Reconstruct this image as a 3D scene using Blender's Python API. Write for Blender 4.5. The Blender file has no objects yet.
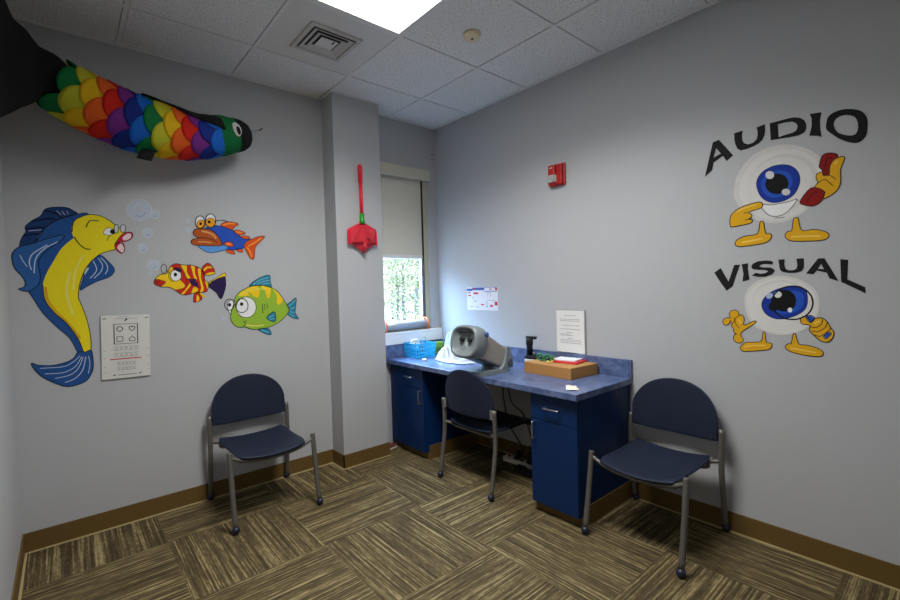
import bpy, bmesh, math, random
from mathutils import Vector, Matrix, noise
from mathutils.geometry import tessellate_polygon
random.seed(4)
PI = math.pi
scene = bpy.context.scene
COL = scene.collection

# ------------------------------------------------------------------ measures (metres)
H = 2.748            # ceiling
XR, XL = 1.101, -1.7216   # right / left wall faces
YB, YF = .4536, -3.4      # back / front wall faces
CXL, CXR, CYF = .0095, .3967, .273   # wall pier beside the window
HB = .104            # vinyl base height
CT = .738            # countertop height

# ------------------------------------------------------------------ materials
def lin(c):
    c = c / 255
    return c / 12.92 if c <= .04045 else ((c + .055) / 1.055) ** 2.4
def rgb(r, g, b): return (lin(r), lin(g), lin(b), 1)
MATS = {}
def mat(name, color, rough=.5, metal=0, bump=0, bscale=200, var=.06, vscale=12, spec=.5, sheen=0):
    if name in MATS: return MATS[name]
    m = bpy.data.materials.new(name); m.use_nodes = True
    nt = m.node_tree; N, L = nt.nodes, nt.links
    p = N['Principled BSDF']
    c = rgb(*color)
    tc = N.new('ShaderNodeTexCoord')
    nz = N.new('ShaderNodeTexNoise'); nz.inputs['Scale'].default_value = vscale; nz.inputs['Detail'].default_value = 3
    L.new(tc.outputs['Object'], nz.inputs['Vector'])
    mx = N.new('ShaderNodeMix'); mx.data_type = 'RGBA'
    mx.inputs[6].default_value = tuple(x * (1 - var) for x in c[:3]) + (1,)
    mx.inputs[7].default_value = tuple(min(1, x * (1 + var)) for x in c[:3]) + (1,)
    L.new(nz.outputs['Fac'], mx.inputs[0]); L.new(mx.outputs[2], p.inputs['Base Color'])
    p.inputs['Roughness'].default_value = rough; p.inputs['Metallic'].default_value = metal
    p.inputs['Specular IOR Level'].default_value = spec
    if sheen: p.inputs['Sheen Weight'].default_value = sheen
    if bump:
        n2 = N.new('ShaderNodeTexNoise'); n2.inputs['Scale'].default_value = bscale; n2.inputs['Detail'].default_value = 2
        L.new(tc.outputs['Object'], n2.inputs['Vector'])
        b = N.new('ShaderNodeBump'); b.inputs['Strength'].default_value = bump; b.inputs['Distance'].default_value = .002
        L.new(n2.outputs['Fac'], b.inputs['Height']); L.new(b.outputs['Normal'], p.inputs['Normal'])
    MATS[name] = m
    return m
def math_node(nt, op, a, b=None):
    n = nt.nodes.new('ShaderNodeMath'); n.operation = op
    for i, v in enumerate((a, b)):
        if v is None: continue
        if isinstance(v, (int, float)): n.inputs[i].default_value = v
        else: nt.links.new(v, n.inputs[i])
    return n.outputs[0]
def carpet_mat():
    m = bpy.data.materials.new('striped_carpet'); m.use_nodes = True
    nt = m.node_tree; N, L = nt.nodes, nt.links; p = N['Principled BSDF']
    tc = N.new('ShaderNodeTexCoord'); sp = N.new('ShaderNodeSeparateXYZ'); L.new(tc.outputs['Object'], sp.inputs[0])
    S = .605
    cx = math_node(nt, 'DIVIDE', math_node(nt, 'SUBTRACT', sp.outputs[0], .07), S)
    cy = math_node(nt, 'DIVIDE', math_node(nt, 'SUBTRACT', sp.outputs[1], .05), S)
    ix, iy = math_node(nt, 'FLOOR', cx), math_node(nt, 'FLOOR', cy)
    par = math_node(nt, 'FLOORED_MODULO', math_node(nt, 'ADD', ix, iy), 2)   # 1: stripes run along y
    def mixf(f, a, b):
        n = N.new('ShaderNodeMix'); n.data_type = 'FLOAT'
        L.new(f, n.inputs[0]); L.new(a, n.inputs[2]); L.new(b, n.inputs[3]); return n.outputs[0]
    across = mixf(par, sp.outputs[1], sp.outputs[0]); along = mixf(par, sp.outputs[0], sp.outputs[1])
    tid = math_node(nt, 'ADD', math_node(nt, 'MULTIPLY', ix, 3.17), math_node(nt, 'MULTIPLY', iy, 7.31))
    def nz(sa, sl, det, off=0):
        c = N.new('ShaderNodeCombineXYZ')
        L.new(math_node(nt, 'MULTIPLY', across, sa), c.inputs[0]); L.new(math_node(nt, 'MULTIPLY', along, sl), c.inputs[1])
        L.new(math_node(nt, 'ADD', tid, off), c.inputs[2])
        n = N.new('ShaderNodeTexNoise'); n.inputs['Scale'].default_value = 1; n.inputs['Detail'].default_value = det
        L.new(c.outputs[0], n.inputs['Vector']); return n.outputs['Fac']
    a = nz(118, 2.0, .5); b2 = nz(170, 26, 1.5, 5.3); c3 = nz(30, 9, 1, 2.2)
    f = math_node(nt, 'ADD', math_node(nt, 'ADD', math_node(nt, 'MULTIPLY', a, .58), math_node(nt, 'MULTIPLY', b2, .26)), math_node(nt, 'MULTIPLY', c3, .16))
    r = N.new('ShaderNodeValToRGB'); L.new(f, r.inputs[0]); e = r.color_ramp.elements
    e[0].position = .38; e[0].color = rgb(*CARPET[0]); e[1].position = .68; e[1].color = rgb(*CARPET[2])
    q = e.new(.52); q.color = rgb(*CARPET[1])
    L.new(r.outputs[0], p.inputs['Base Color']); p.inputs['Roughness'].default_value = .95; p.inputs['Specular IOR Level'].default_value = .1
    fn = N.new('ShaderNodeTexNoise'); fn.inputs['Scale'].default_value = 500; L.new(tc.outputs['Object'], fn.inputs['Vector'])
    hgt = math_node(nt, 'ADD', f, math_node(nt, 'MULTIPLY', fn.outputs['Fac'], .4))
    bp = N.new('ShaderNodeBump'); bp.inputs['Strength'].default_value = .6; bp.inputs['Distance'].default_value = .004
    L.new(hgt, bp.inputs['Height']); L.new(bp.outputs[0], p.inputs['Normal'])
    return m
CARPET = [(67, 58, 41), (94, 81, 56), (156, 140, 100)]
def tile_mat():
    m = bpy.data.materials.new('mineral_ceiling_tile'); m.use_nodes = True
    nt = m.node_tree; N, L = nt.nodes, nt.links; p = N['Principled BSDF']
    tc = N.new('ShaderNodeTexCoord')
    v = N.new('ShaderNodeTexNoise'); v.inputs['Scale'].default_value = 105; v.inputs['Detail'].default_value = 3; v.inputs['Roughness'].default_value = .6
    L.new(tc.outputs['Object'], v.inputs['Vector'])
    r = N.new('ShaderNodeValToRGB'); L.new(v.outputs['Fac'], r.inputs[0]); e = r.color_ramp.elements
    e[0].position = .33; e[0].color = rgb(172, 172, 171); e[1].position = .47; e[1].color = rgb(233, 233, 231)
    L.new(r.outputs[0], p.inputs['Base Color']); p.inputs['Roughness'].default_value = .95
    b = N.new('ShaderNodeBump'); b.inputs['Strength'].default_value = .5; b.inputs['Distance'].default_value = .003
    L.new(r.outputs[0], b.inputs['Height']); L.new(b.outputs[0], p.inputs['Normal'])
    return m
def laminate_mat():
    m = bpy.data.materials.new('blue_mottled_laminate'); m.use_nodes = True
    nt = m.node_tree; N, L = nt.nodes, nt.links; p = N['Principled BSDF']
    tc = N.new('ShaderNodeTexCoord')
    v = N.new('ShaderNodeTexNoise'); v.inputs['Scale'].default_value = 16; v.inputs['Detail'].default_value = 6; v.inputs['Distortion'].default_value = 1.2
    L.new(tc.outputs['Object'], v.inputs['Vector'])
    r = N.new('ShaderNodeValToRGB'); L.new(v.outputs['Fac'], r.inputs[0]); e = r.color_ramp.elements
    e[0].position = .3; e[0].color = rgb(60, 76, 116); e[1].position = .7; e[1].color = rgb(108, 124, 162)
    L.new(r.outputs[0], p.inputs['Base Color']); p.inputs['Roughness'].default_value = .32
    return m
def clear_mat(name, color, alpha, rough=.15, diffuse=False):
    m = bpy.data.materials.new(name); m.use_nodes = True
    nt = m.node_tree; N, L = nt.nodes, nt.links
    for n in list(N):
        if n.type == 'BSDF_PRINCIPLED': N.remove(n)
    t = N.new('ShaderNodeBsdfTransparent')
    g = N.new('ShaderNodeBsdfDiffuse' if diffuse else 'ShaderNodeBsdfGlossy'); g.inputs['Color'].default_value = rgb(*color)
    if not diffuse: g.inputs['Roughness'].default_value = rough
    nz = N.new('ShaderNodeTexNoise'); nz.inputs['Scale'].default_value = 15
    mp = N.new('ShaderNodeMapRange'); mp.inputs['To Min'].default_value = alpha * .85; mp.inputs['To Max'].default_value = min(1, alpha * 1.15)
    L.new(nz.outputs['Fac'], mp.inputs['Value'])
    mx = N.new('ShaderNodeMixShader'); L.new(mp.outputs[0], mx.inputs[0]); L.new(t.outputs[0], mx.inputs[1]); L.new(g.outputs[0], mx.inputs[2])
    L.new(mx.outputs[0], N['Material Output'].inputs['Surface'])
    return m
def emit_mat(name, color, strength):
    m = bpy.data.materials.new(name); m.use_nodes = True
    N, L = m.node_tree.nodes, m.node_tree.links
    e = N.new('ShaderNodeEmission'); e.inputs[0].default_value = color; e.inputs[1].default_value = strength
    L.new(e.outputs[0], N['Material Output'].inputs['Surface'])
    return m

# ------------------------------------------------------------------ mesh helpers
class MB:
    """Collects shapes and links them as one mesh object."""
    def __init__(s): s.v = []; s.f = []; s.m = []; s.sm = []
    def add(s, vs, fs, mi=0, smooth=False):
        o = len(s.v); s.v += [tuple(v) for v in vs]
        for f in fs: s.f.append([o + i for i in f]); s.m.append(mi); s.sm.append(smooth)
        return s
    def box(s, x0, x1, y0, y1, z0, z1, mi=0, bev=0):
        if bev:
            bm = bmesh.new(); bmesh.ops.create_cube(bm, size=1)
            for v in bm.verts: v.co = Vector(((x0 + x1) / 2 + v.co.x * (x1 - x0), (y0 + y1) / 2 + v.co.y * (y1 - y0), (z0 + z1) / 2 + v.co.z * (z1 - z0)))
            bmesh.ops.bevel(bm, geom=bm.edges[:], offset=bev, segments=2, affect='EDGES', profile=.5)
            return s.bm(bm, mi)
        vs = [(x, y, z) for z in (z0, z1) for y in (y0, y1) for x in (x0, x1)]
        return s.add(vs, [(0, 2, 3, 1), (4, 5, 7, 6), (0, 1, 5, 4), (2, 6, 7, 3), (0, 4, 6, 2), (1, 3, 7, 5)], mi)
    def bm(s, bm, mi=0, smooth=False, mtx=None):
        bm.verts.index_update()
        s.add([(mtx @ v.co if mtx else v.co) for v in bm.verts], [[v.index for v in f.verts] for f in bm.faces], mi, smooth); bm.free(); return s
    def prism(s, pts, axis, a, b, mi=0):
        """extrude a 2-D outline along an axis between a and b (outline in the two other axes, in xyz order)"""
        n = len(pts)
        def P(p, t):
            return {'x': (t, p[0], p[1]), 'y': (p[0], t, p[1]), 'z': (p[0], p[1], t)}[axis]
        vs = [P(p, a) for p in pts] + [P(p, b) for p in pts]
        tri = tessellate_polygon([[Vector((p[0], p[1], 0)) for p in pts]])
        fs = [tuple(t) for t in tri] + [tuple(n + i for i in reversed(t)) for t in tri] + [(i, (i + 1) % n, n + (i + 1) % n, n + i) for i in range(n)]
        return s.add(vs, fs, mi)
    def tube(s, path, r, seg=10, mi=0, closed=False, caps=True):
        pts = [Vector(p) for p in path]; n = len(pts); rings = []; prev = None
        for i, p in enumerate(pts):
            if closed: t = pts[(i + 1) % n] - pts[i - 1]
            else: t = pts[min(i + 1, n - 1)] - pts[max(i - 1, 0)]
            t.normalize()
            if prev is None:
                ref = Vector((0, 0, 1)) if abs(t.z) < .9 else Vector((1, 0, 0))
                u = t.cross(ref).normalized()
            else: u = (prev - t * prev.dot(t)).normalized()
            prev = u; w = t.cross(u); rr = r[i] if isinstance(r, (list, tuple)) else r
            rings.append([p + (u * math.cos(k * 2 * PI / seg) + w * math.sin(k * 2 * PI / seg)) * rr for k in range(seg)])
        vs = [v for q in rings for v in q]; fs = []
        for i in range(n if closed else n - 1):
            j = (i + 1) % n
            for k in range(seg): fs.append((i * seg + k, i * seg + (k + 1) % seg, j * seg + (k + 1) % seg, j * seg + k))
        if caps and not closed: fs += [tuple(reversed(range(seg))), tuple((n - 1) * seg + k for k in range(seg))]
        return s.add(vs, fs, mi, True)
    def lathe(s, prof, axis_o=(0, 0, 0), d=(0, 0, 1), seg=20, mi=0):
        """prof: (radius, height) pairs along direction d from axis_o"""
        d = Vector(d).normalized(); ref = Vector((0, 0, 1)) if abs(d.z) < .9 else Vector((1, 0, 0))
        u = d.cross(ref).normalized(); w = d.cross(u); o = Vector(axis_o); vs = []; fs = []
        for r, h in prof:
            vs += [o + d * h + (u * math.cos(k * 2 * PI / seg) + w * math.sin(k * 2 * PI / seg)) * r for k in range(seg)]
        for i in range(len(prof) - 1):
            for k in range(seg): fs.append((i * seg + k, i * seg + (k + 1) % seg, (i + 1) * seg + (k + 1) % seg, (i + 1) * seg + k))
        fs += [tuple(reversed(range(seg))), tuple((len(prof) - 1) * seg + k for k in range(seg))]
        return s.add(vs, fs, mi, True)
    def grid(s, rows, mi=0, smooth=True, wrap=False):
        nr, nc = len(rows), len(rows[0]); vs = [p for r in rows for p in r]; fs = []
        for i in range(nr - 1):
            for j in range(nc if wrap else nc - 1):
                k = (j + 1) % nc; fs.append((i * nc + j, i * nc + k, (i + 1) * nc + k, (i + 1) * nc + j))
        return s.add(vs, fs, mi, smooth)
    def ball(s, c, r, mi=0, seg=14, scale=(1, 1, 1)):
        bm = bmesh.new(); bmesh.ops.create_uvsphere(bm, u_segments=seg, v_segments=max(6, seg // 2 + 2), radius=r)
        for v in bm.verts: v.co = Vector((v.co.x * scale[0] + c[0], v.co.y * scale[1] + c[1], v.co.z * scale[2] + c[2]))
        return s.bm(bm, mi, True)
    def build(s, name, mats, parent=None, loc=None, solid=0, bevel=0, sub=0, off=-1):
        me = bpy.data.meshes.new(name); me.from_pydata(s.v, [], s.f)
        for m in (mats if isinstance(mats, (list, tuple)) else [mats]): me.materials.append(m)
        for p, mi, sm in zip(me.polygons, s.m, s.sm): p.material_index = mi; p.use_smooth = sm
        bm = bmesh.new(); bm.from_mesh(me)
        if not (name == 'letter' or s.__dict__.get('flat')): bmesh.ops.recalc_face_normals(bm, faces=bm.faces)
        bm.to_mesh(me); bm.free(); me.update()
        o = bpy.data.objects.new(name, me); COL.objects.link(o)
        if parent: o.parent = parent
        if loc: o.location = loc
        if solid: k = o.modifiers.new('solidify', 'SOLIDIFY'); k.thickness = solid; k.offset = off
        if bevel: k = o.modifiers.new('bevel', 'BEVEL'); k.width = bevel; k.segments = 2; k.limit_method = 'ANGLE'
        if sub: k = o.modifiers.new('subdivision', 'SUBSURF'); k.levels = sub; k.render_levels = sub
        return o
def tag(o, label=None, cat=None, group=None, kind=None):
    for k, v in (('label', label), ('category', cat), ('group', group), ('kind', kind)):
        if v: o[k] = v
    return o
def empty(name, loc, label, cat, group=None, rz=0):
    o = bpy.data.objects.new(name, None); COL.objects.link(o); o.location = loc; o.rotation_euler = (0, 0, rz); o.empty_display_size = .05
    return tag(o, label, cat, group)
def copy_thing(root, loc, rz, label, group=None):
    r = root.copy(); COL.objects.link(r); r.location = loc; r.rotation_euler = (0, 0, rz); r['label'] = label
    if group: r['group'] = group
    for ch in list(root.children):
        c = ch.copy(); COL.objects.link(c); c.parent = r
        for g in ch.children:
            d = g.copy(); COL.objects.link(d); d.parent = c
    return r
def structure(o): o['kind'] = 'structure'; return o
def smooth_path(pts, closed, n=5):
    """Catmull-Rom through the points"""
    out = []; m = len(pts)
    for i in range(m if closed else m - 1):
        if closed: p = [pts[(i + k) % m] for k in (-1, 0, 1, 2)]
        else: p = [pts[min(max(i + k, 0), m - 1)] for k in (-1, 0, 1, 2)]
        for j in range(n):
            t = j / n
            out.append(tuple(.5 * (2 * p[1][a] + (p[2][a] - p[0][a]) * t + (2 * p[0][a] - 5 * p[1][a] + 4 * p[2][a] - p[3][a]) * t * t
                        + (3 * p[1][a] - p[0][a] - 3 * p[2][a] + p[3][a]) * t ** 3) for a in range(len(pts[0]))))
    if not closed: out.append(tuple(pts[-1]))
    return out
WALLC = (181, 182, 184)
LIGHT = 6.8
LAMP = 39
SPREAD = 140
LN = 3
SKY = 66
EXPO = 0.0
# wall paintings: outlines in metres on the wall, from each painting's own origin
MURALS = [
 ('painted_fish', 'large yellow and blue painted fish with red lips and long curved tail', 'wall painting', None, 'back', (-1.423, 0.839), [
  ('body', [
   ['f','deep_blue',1,[[(.034,.94),(-.03,.93),(-.093,.903),(-.148,.855),(-.186,.787),(-.205,.717),(-.224,.63),(-.231,.544),(-.205,.474),(-.173,.402),(-.123,.328),(-.071,.26),(-.04,.179),(-.011,.178),(-.031,.375),(-.073,.559),(-.052,.739),(-.006,.832)]]],
   ['l','ink',1.5,.0035,[(.034,.94),(-.03,.93),(-.093,.903),(-.148,.855),(-.186,.787),(-.205,.717),(-.224,.63),(-.231,.544),(-.205,.474),(-.173,.402),(-.123,.328),(-.071,.26),(-.04,.179),(-.011,.178),(-.031,.375),(-.073,.559),(-.052,.739),(-.006,.832)],True],
   ['f','yellow',2,[[(-.035,.803),(-.086,.747),(-.122,.675),(-.151,.613),(-.168,.551),(-.163,.472),(-.126,.399),(-.081,.342),(-.036,.252),(-.014,.178),(.015,.187),(.015,.28),(.001,.373),(-.021,.457),(-.027,.485),(-.017,.558),(.007,.631),(.038,.682),(.076,.72),(.145,.75),(.109,.801),(.008,.833)]]],
   ['l','ink',2.5,.004,[(-.168,.551),(-.163,.472),(-.126,.399),(-.081,.342),(-.036,.252),(-.014,.178),(.015,.187),(.015,.28),(.001,.373),(-.021,.457),(-.027,.485),(-.017,.558),(.007,.631),(.038,.682)],False],
   ['l','amber',2.3,.011,[(-.159,.542),(-.153,.472),(-.116,.399),(-.071,.337),(-.029,.256)],False],
   ['l','pale_yellow',2.3,.01,[(-.056,.622),(-.075,.505),(-.052,.386)],False],
   ['l','pale_yellow',2.3,.0075,[(.003,.713),(-.035,.622),(-.046,.522)],False],
  ]),
  ('head', [
   ['f','yellow',2.6,[[(-.036,.875),(-.013,.913),(.034,.937),(.085,.935),(.129,.91),(.151,.888),(.2,.848),(.147,.784),(.145,.75),(.092,.733),(.04,.738),(-.009,.768),(-.035,.812),(-.04,.848)]]],
   ['l','ink',3.2,.004,[(-.039,.839),(-.032,.889),(-.013,.913),(.034,.937),(.085,.935),(.129,.91),(.151,.888),(.2,.848)],False],
   ['l','ink',3.2,.004,[(.145,.748),(.107,.735),(.076,.72),(.038,.682)],False],
   ['l','ink',3.2,.0055,[(-.031,.812),(-.015,.777),(.012,.75),(.037,.746)],False],
   ['l','navy',3.2,.0055,[(.02,.865),(.04,.904),(.08,.905)],False],
   ['l','ink',3.2,.003,[(.109,.796),(.125,.825),(.149,.841)],False],
  ]),
  ('dorsal_fin', [
   ['f','dark_blue',1.1,[[(-.249,.75),(-.24,.793),(-.223,.828),(-.224,.854),(-.198,.886),(-.162,.915),(-.144,.951),(-.104,.966),(-.056,.968),(-.029,.953),(-.016,.936),(-.093,.9),(-.148,.852),(-.187,.778),(-.229,.753)]]],
   ['l','ink',1.4,.0035,[(-.249,.75),(-.24,.793),(-.223,.828),(-.224,.854),(-.198,.886),(-.162,.915),(-.144,.951),(-.104,.966),(-.056,.968),(-.029,.953),(-.016,.936),(-.093,.9),(-.148,.852),(-.187,.778),(-.229,.753)],True],
   ['l','navy',1.3,.01,[(-.225,.841),(-.174,.853),(-.151,.852)],False],
   ['l','navy',1.3,.01,[(-.233,.806),(-.195,.817),(-.169,.818)],False],
   ['l','navy',1.3,.01,[(-.198,.883),(-.146,.899),(-.106,.904)],False],
   ['l','navy',1.3,.01,[(-.148,.945),(-.105,.934),(-.079,.913)],False],
   ['l','pale_blue_line',1.35,.0025,[(-.186,.787),(-.148,.855),(-.093,.903),(-.023,.932)],False],
   ['l','pale_blue_line',1.35,.002,[(-.098,.947),(-.082,.926)],False],
   ['l','pale_blue_line',1.35,.002,[(-.078,.948),(-.065,.927)],False],
   ['l','pale_blue_line',1.35,.002,[(-.057,.95),(-.051,.933)],False],
   ['l','pale_blue_line',1.35,.0025,[(-.213,.833),(-.162,.841)],False],
  ]),
  ('pectoral_fin', [
   ['f','mid_blue',3,[[(-.076,.819),(-.137,.798),(-.197,.769),(-.248,.75),(-.274,.723),(-.28,.689),(-.271,.638),(-.248,.6),(-.236,.57),(-.24,.544),(-.263,.532),(-.238,.521),(-.213,.526),(-.183,.56),(-.177,.613),(-.181,.674),(-.153,.727),(-.105,.773),(-.08,.796)]]],
   ['l','ink',3.4,.004,[(-.076,.819),(-.137,.798),(-.197,.769),(-.248,.75),(-.274,.723),(-.28,.689),(-.271,.638),(-.248,.6),(-.236,.57),(-.24,.544),(-.263,.532),(-.238,.521),(-.213,.526),(-.183,.56),(-.177,.613),(-.181,.674),(-.153,.727),(-.105,.773),(-.08,.796)],True],
   ['l','pale_blue_line',3.3,.003,[(-.25,.707),(-.238,.673),(-.224,.647)],False],
   ['l','pale_blue_line',3.3,.004,[(-.142,.763),(-.199,.717),(-.216,.673),(-.209,.63)],False],
   ['l','pale_blue_line',3.3,.004,[(-.098,.782),(-.152,.745),(-.19,.691),(-.2,.613)],False],
  ]),
  ('pectoral_fin', [
   ['f','deep_blue',.8,[[(-.018,.521),(-.002,.585),(.007,.626),(.038,.682),(.076,.715),(.112,.679),(.137,.641),(.132,.612),(.108,.589),(.055,.566),(.011,.539)]]],
   ['l','ink',1,.0035,[(-.018,.521),(-.002,.585),(.007,.626),(.038,.682),(.076,.715),(.112,.679),(.137,.641),(.132,.612),(.108,.589),(.055,.566),(.011,.539)],True],
   ['l','pale_blue_line',1,.0035,[(.045,.682),(.058,.64),(.05,.613),(.027,.585)],False],
   ['l','pale_blue_line',1,.0035,[(.068,.696),(.085,.659),(.076,.622),(.045,.585)],False],
   ['l','pale_blue_line',1,.0035,[(.079,.701),(.104,.664),(.106,.631),(.094,.608)],False],
   ['l','pale_blue_line',1,.015,[(-.001,.608),(.019,.645)],False],
  ]),
  ('tail_fin', [
   ['f','deep_blue',2.7,[[(-.04,.182),(-.061,.15),(-.097,.131),(-.151,.123),(-.203,.132),(-.228,.146),(-.223,.122),(-.199,.079),(-.161,.042),(-.128,.019),(-.102,.003),(-.067,.0),(-.017,.015),(.009,.048),(.022,.092),(.021,.158),(.015,.187),(-.011,.178)]]],
   ['l','ink',3.2,.004,[(-.04,.182),(-.061,.15),(-.097,.131),(-.151,.123),(-.203,.132),(-.228,.146),(-.223,.122),(-.199,.079),(-.161,.042),(-.128,.019),(-.102,.003),(-.067,.0),(-.017,.015),(.009,.048),(.022,.092),(.021,.158),(.015,.187),(-.011,.178)],True],
   ['l','pale_blue_line',3,.003,[(-.033,.16),(-.062,.131),(-.104,.11),(-.197,.114)],False],
   ['l','pale_blue_line',3,.003,[(-.026,.154),(-.056,.103),(-.105,.078),(-.179,.082)],False],
   ['l','pale_blue_line',3,.003,[(-.019,.153),(-.043,.092),(-.079,.061),(-.14,.052)],False],
   ['l','pale_blue_line',3,.0035,[(-.008,.152),(-.025,.08),(-.059,.039),(-.101,.023)],False],
   ['l','pale_blue_line',3,.0025,[(.003,.155),(.008,.113),(-.001,.058)],False],
  ]),
  ('lips', [
   ['f','lip_red',3.4,[[(.146,.779),(.179,.833),(.211,.852),(.231,.845),(.226,.816),(.194,.795),(.17,.794)]]],
   ['f','lip_red',3.4,[[(.146,.779),(.149,.75),(.175,.727),(.19,.747),(.185,.783),(.166,.789)]]],
   ['f','pink_white',3.7,[[(.183,.819),(.207,.842),(.225,.839),(.218,.814),(.19,.802)]]],
   ['f','pink_white',3.7,[[(.155,.757),(.179,.732),(.188,.757),(.174,.783)]]],
   ['l','ink',3.9,.003,[(.146,.779),(.179,.833),(.211,.852),(.231,.845),(.226,.816),(.194,.795),(.17,.794)],True],
   ['l','ink',3.9,.003,[(.146,.779),(.149,.75),(.175,.727),(.19,.747),(.185,.783),(.166,.789)],True],
  ]),
  ('eye', [
   ['f','white',3.4,[[(.096,.842),(.112,.867),(.135,.868),(.149,.85),(.133,.83),(.11,.829)]]],
   ['l','ink',3.6,.0025,[(.096,.842),(.112,.867),(.135,.868),(.149,.85),(.133,.83),(.11,.829)],True],
   ['f','ink',3.7,[[(.146,.85),(.144,.842),(.139,.837),(.133,.837),(.128,.841),(.126,.849),(.128,.857),(.134,.862),(.14,.862),(.145,.858)]]],
  ]),
  ('glasses', [
   ['f','lens_grey',3.9,[[(.166,.867),(.165,.859),(.163,.852),(.161,.846),(.158,.842),(.155,.841),(.152,.842),(.149,.846),(.147,.851),(.146,.858),(.146,.866),(.147,.874),(.148,.881),(.151,.887),(.154,.891),(.157,.892),(.16,.891),(.163,.888),(.165,.882),(.166,.875)]]],
   ['l','ink',4.2,.0035,[(.166,.867),(.165,.859),(.163,.852),(.161,.846),(.158,.842),(.155,.841),(.152,.842),(.149,.846),(.147,.851),(.146,.858),(.146,.866),(.147,.874),(.148,.881),(.151,.887),(.154,.891),(.157,.892),(.16,.891),(.163,.888),(.165,.882),(.166,.875)],True],
   ['f','lens_grey',3.5,[[(.2,.87),(.199,.863),(.197,.857),(.194,.851),(.19,.848),(.186,.847),(.182,.847),(.179,.851),(.176,.855),(.174,.862),(.174,.869),(.175,.876),(.177,.882),(.18,.888),(.184,.891),(.188,.893),(.192,.892),(.196,.889),(.198,.884),(.2,.878)]]],
   ['l','ink',4.2,.0035,[(.2,.87),(.199,.863),(.197,.857),(.194,.851),(.19,.848),(.186,.847),(.182,.847),(.179,.851),(.176,.855),(.174,.862),(.174,.869),(.175,.876),(.177,.882),(.18,.888),(.184,.891),(.188,.893),(.192,.892),(.196,.889),(.198,.884),(.2,.878)],True],
   ['l','ink',4.2,.003,[(.149,.845),(.136,.854)],False],
  ]),
 ]),
 ('painted_fish', 'small blue painted fish with thick brown lips and orange bulging eyes', 'wall painting', None, 'back', (-0.738, 1.548), [
  ('body', [
   ['f','royal_blue',1.5,[[(-.116,.076),(-.089,.051),(-.061,.036),(-.026,.037),(.028,.052),(.053,.057),(.096,.057),(.133,.065),(.159,.073),(.166,.1),(.213,.132),(.168,.133),(.13,.152),(.1,.18),(.058,.2),(.016,.209),(-.007,.212),(-.043,.203),(-.072,.189),(-.045,.149),(.012,.087),(-.047,.081)]]],
   ['f','sky_blue',1.8,[[(-.116,.077),(-.047,.081),(.024,.084),(.054,.081),(.04,.053),(-.026,.037),(-.061,.036),(-.089,.051)]]],
   ['l','ink',2,.0036,[(-.116,.076),(-.089,.051),(-.061,.036),(-.026,.037),(.028,.052),(.053,.057),(.096,.057),(.133,.065),(.159,.073),(.166,.1),(.213,.132),(.168,.133),(.13,.152),(.1,.18),(.058,.2),(.016,.209),(-.007,.212),(-.043,.203),(-.072,.189),(-.045,.149),(.012,.087),(-.047,.081)],True],
  ]),
  ('lips', [
   ['f','brown_orange',2.4,[[(-.141,.156),(-.129,.179),(-.095,.185),(-.055,.185),(-.021,.169),(.005,.138),(.02,.107),(.021,.084),(-.047,.079),(-.105,.079),(-.138,.081),(-.154,.096),(-.145,.115),(-.114,.126),(-.133,.138)]]],
   ['l','ink',2.9,.0048,[(-.141,.156),(-.129,.179),(-.095,.185),(-.055,.185),(-.021,.169),(.005,.138),(.02,.107),(.021,.084),(-.047,.079),(-.105,.079),(-.138,.081),(-.154,.096),(-.145,.115),(-.114,.126),(-.133,.138)],True],
   ['l','tan',2.7,.0108,[(-.093,.17),(-.056,.164),(-.027,.15),(-.009,.128)],False],
   ['l','dark_brown',2.7,.006,[(-.114,.126),(-.069,.128),(-.028,.117),(-.005,.102)],False],
   ['l','tan',2.7,.0072,[(-.115,.101),(-.075,.103),(-.041,.098)],False],
  ]),
  ('eye', [
   ['f','white',2.6,[[(-.072,.229),(-.073,.216),(-.078,.205),(-.084,.196),(-.092,.19),(-.101,.187),(-.109,.189),(-.116,.194),(-.122,.202),(-.125,.213),(-.126,.225),(-.124,.237),(-.12,.248),(-.114,.257),(-.106,.263),(-.098,.266),(-.089,.265),(-.082,.26),(-.076,.251),(-.073,.241)]]],
   ['l','ink',3.4,.0054,[(-.072,.229),(-.073,.216),(-.078,.205),(-.084,.196),(-.092,.19),(-.101,.187),(-.109,.189),(-.116,.194),(-.122,.202),(-.125,.213),(-.126,.225),(-.124,.237),(-.12,.248),(-.114,.257),(-.106,.263),(-.098,.266),(-.089,.265),(-.082,.26),(-.076,.251),(-.073,.241)],True],
   ['f','eye_orange',2.9,[[(-.07,.215),(-.071,.207),(-.075,.199),(-.081,.193),(-.087,.189),(-.095,.187),(-.102,.188),(-.109,.191),(-.114,.197),(-.117,.204),(-.118,.212),(-.116,.22),(-.113,.228),(-.107,.234),(-.1,.238),(-.093,.24),(-.086,.24),(-.079,.236),(-.074,.231),(-.071,.224)]]],
   ['l','ink',3.2,.003,[(-.07,.215),(-.071,.207),(-.075,.199),(-.081,.193),(-.087,.189),(-.095,.187),(-.102,.188),(-.109,.191),(-.114,.197),(-.117,.204),(-.118,.212),(-.116,.22),(-.113,.228),(-.107,.234),(-.1,.238),(-.093,.24),(-.086,.24),(-.079,.236),(-.074,.231),(-.071,.224)],True],
   ['f','ink',3.5,[[(-.089,.218),(-.09,.212),(-.094,.208),(-.099,.208),(-.103,.211),(-.105,.217),(-.103,.222),(-.099,.226),(-.094,.227),(-.09,.223)]]],
  ]),
  ('eye', [
   ['f','white',2.65,[[(-.008,.243),(-.01,.229),(-.015,.217),(-.022,.207),(-.03,.2),(-.04,.197),(-.049,.199),(-.057,.204),(-.064,.213),(-.067,.225),(-.068,.238),(-.066,.252),(-.062,.264),(-.055,.274),(-.046,.281),(-.037,.284),(-.027,.283),(-.019,.277),(-.013,.268),(-.009,.256)]]],
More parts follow.
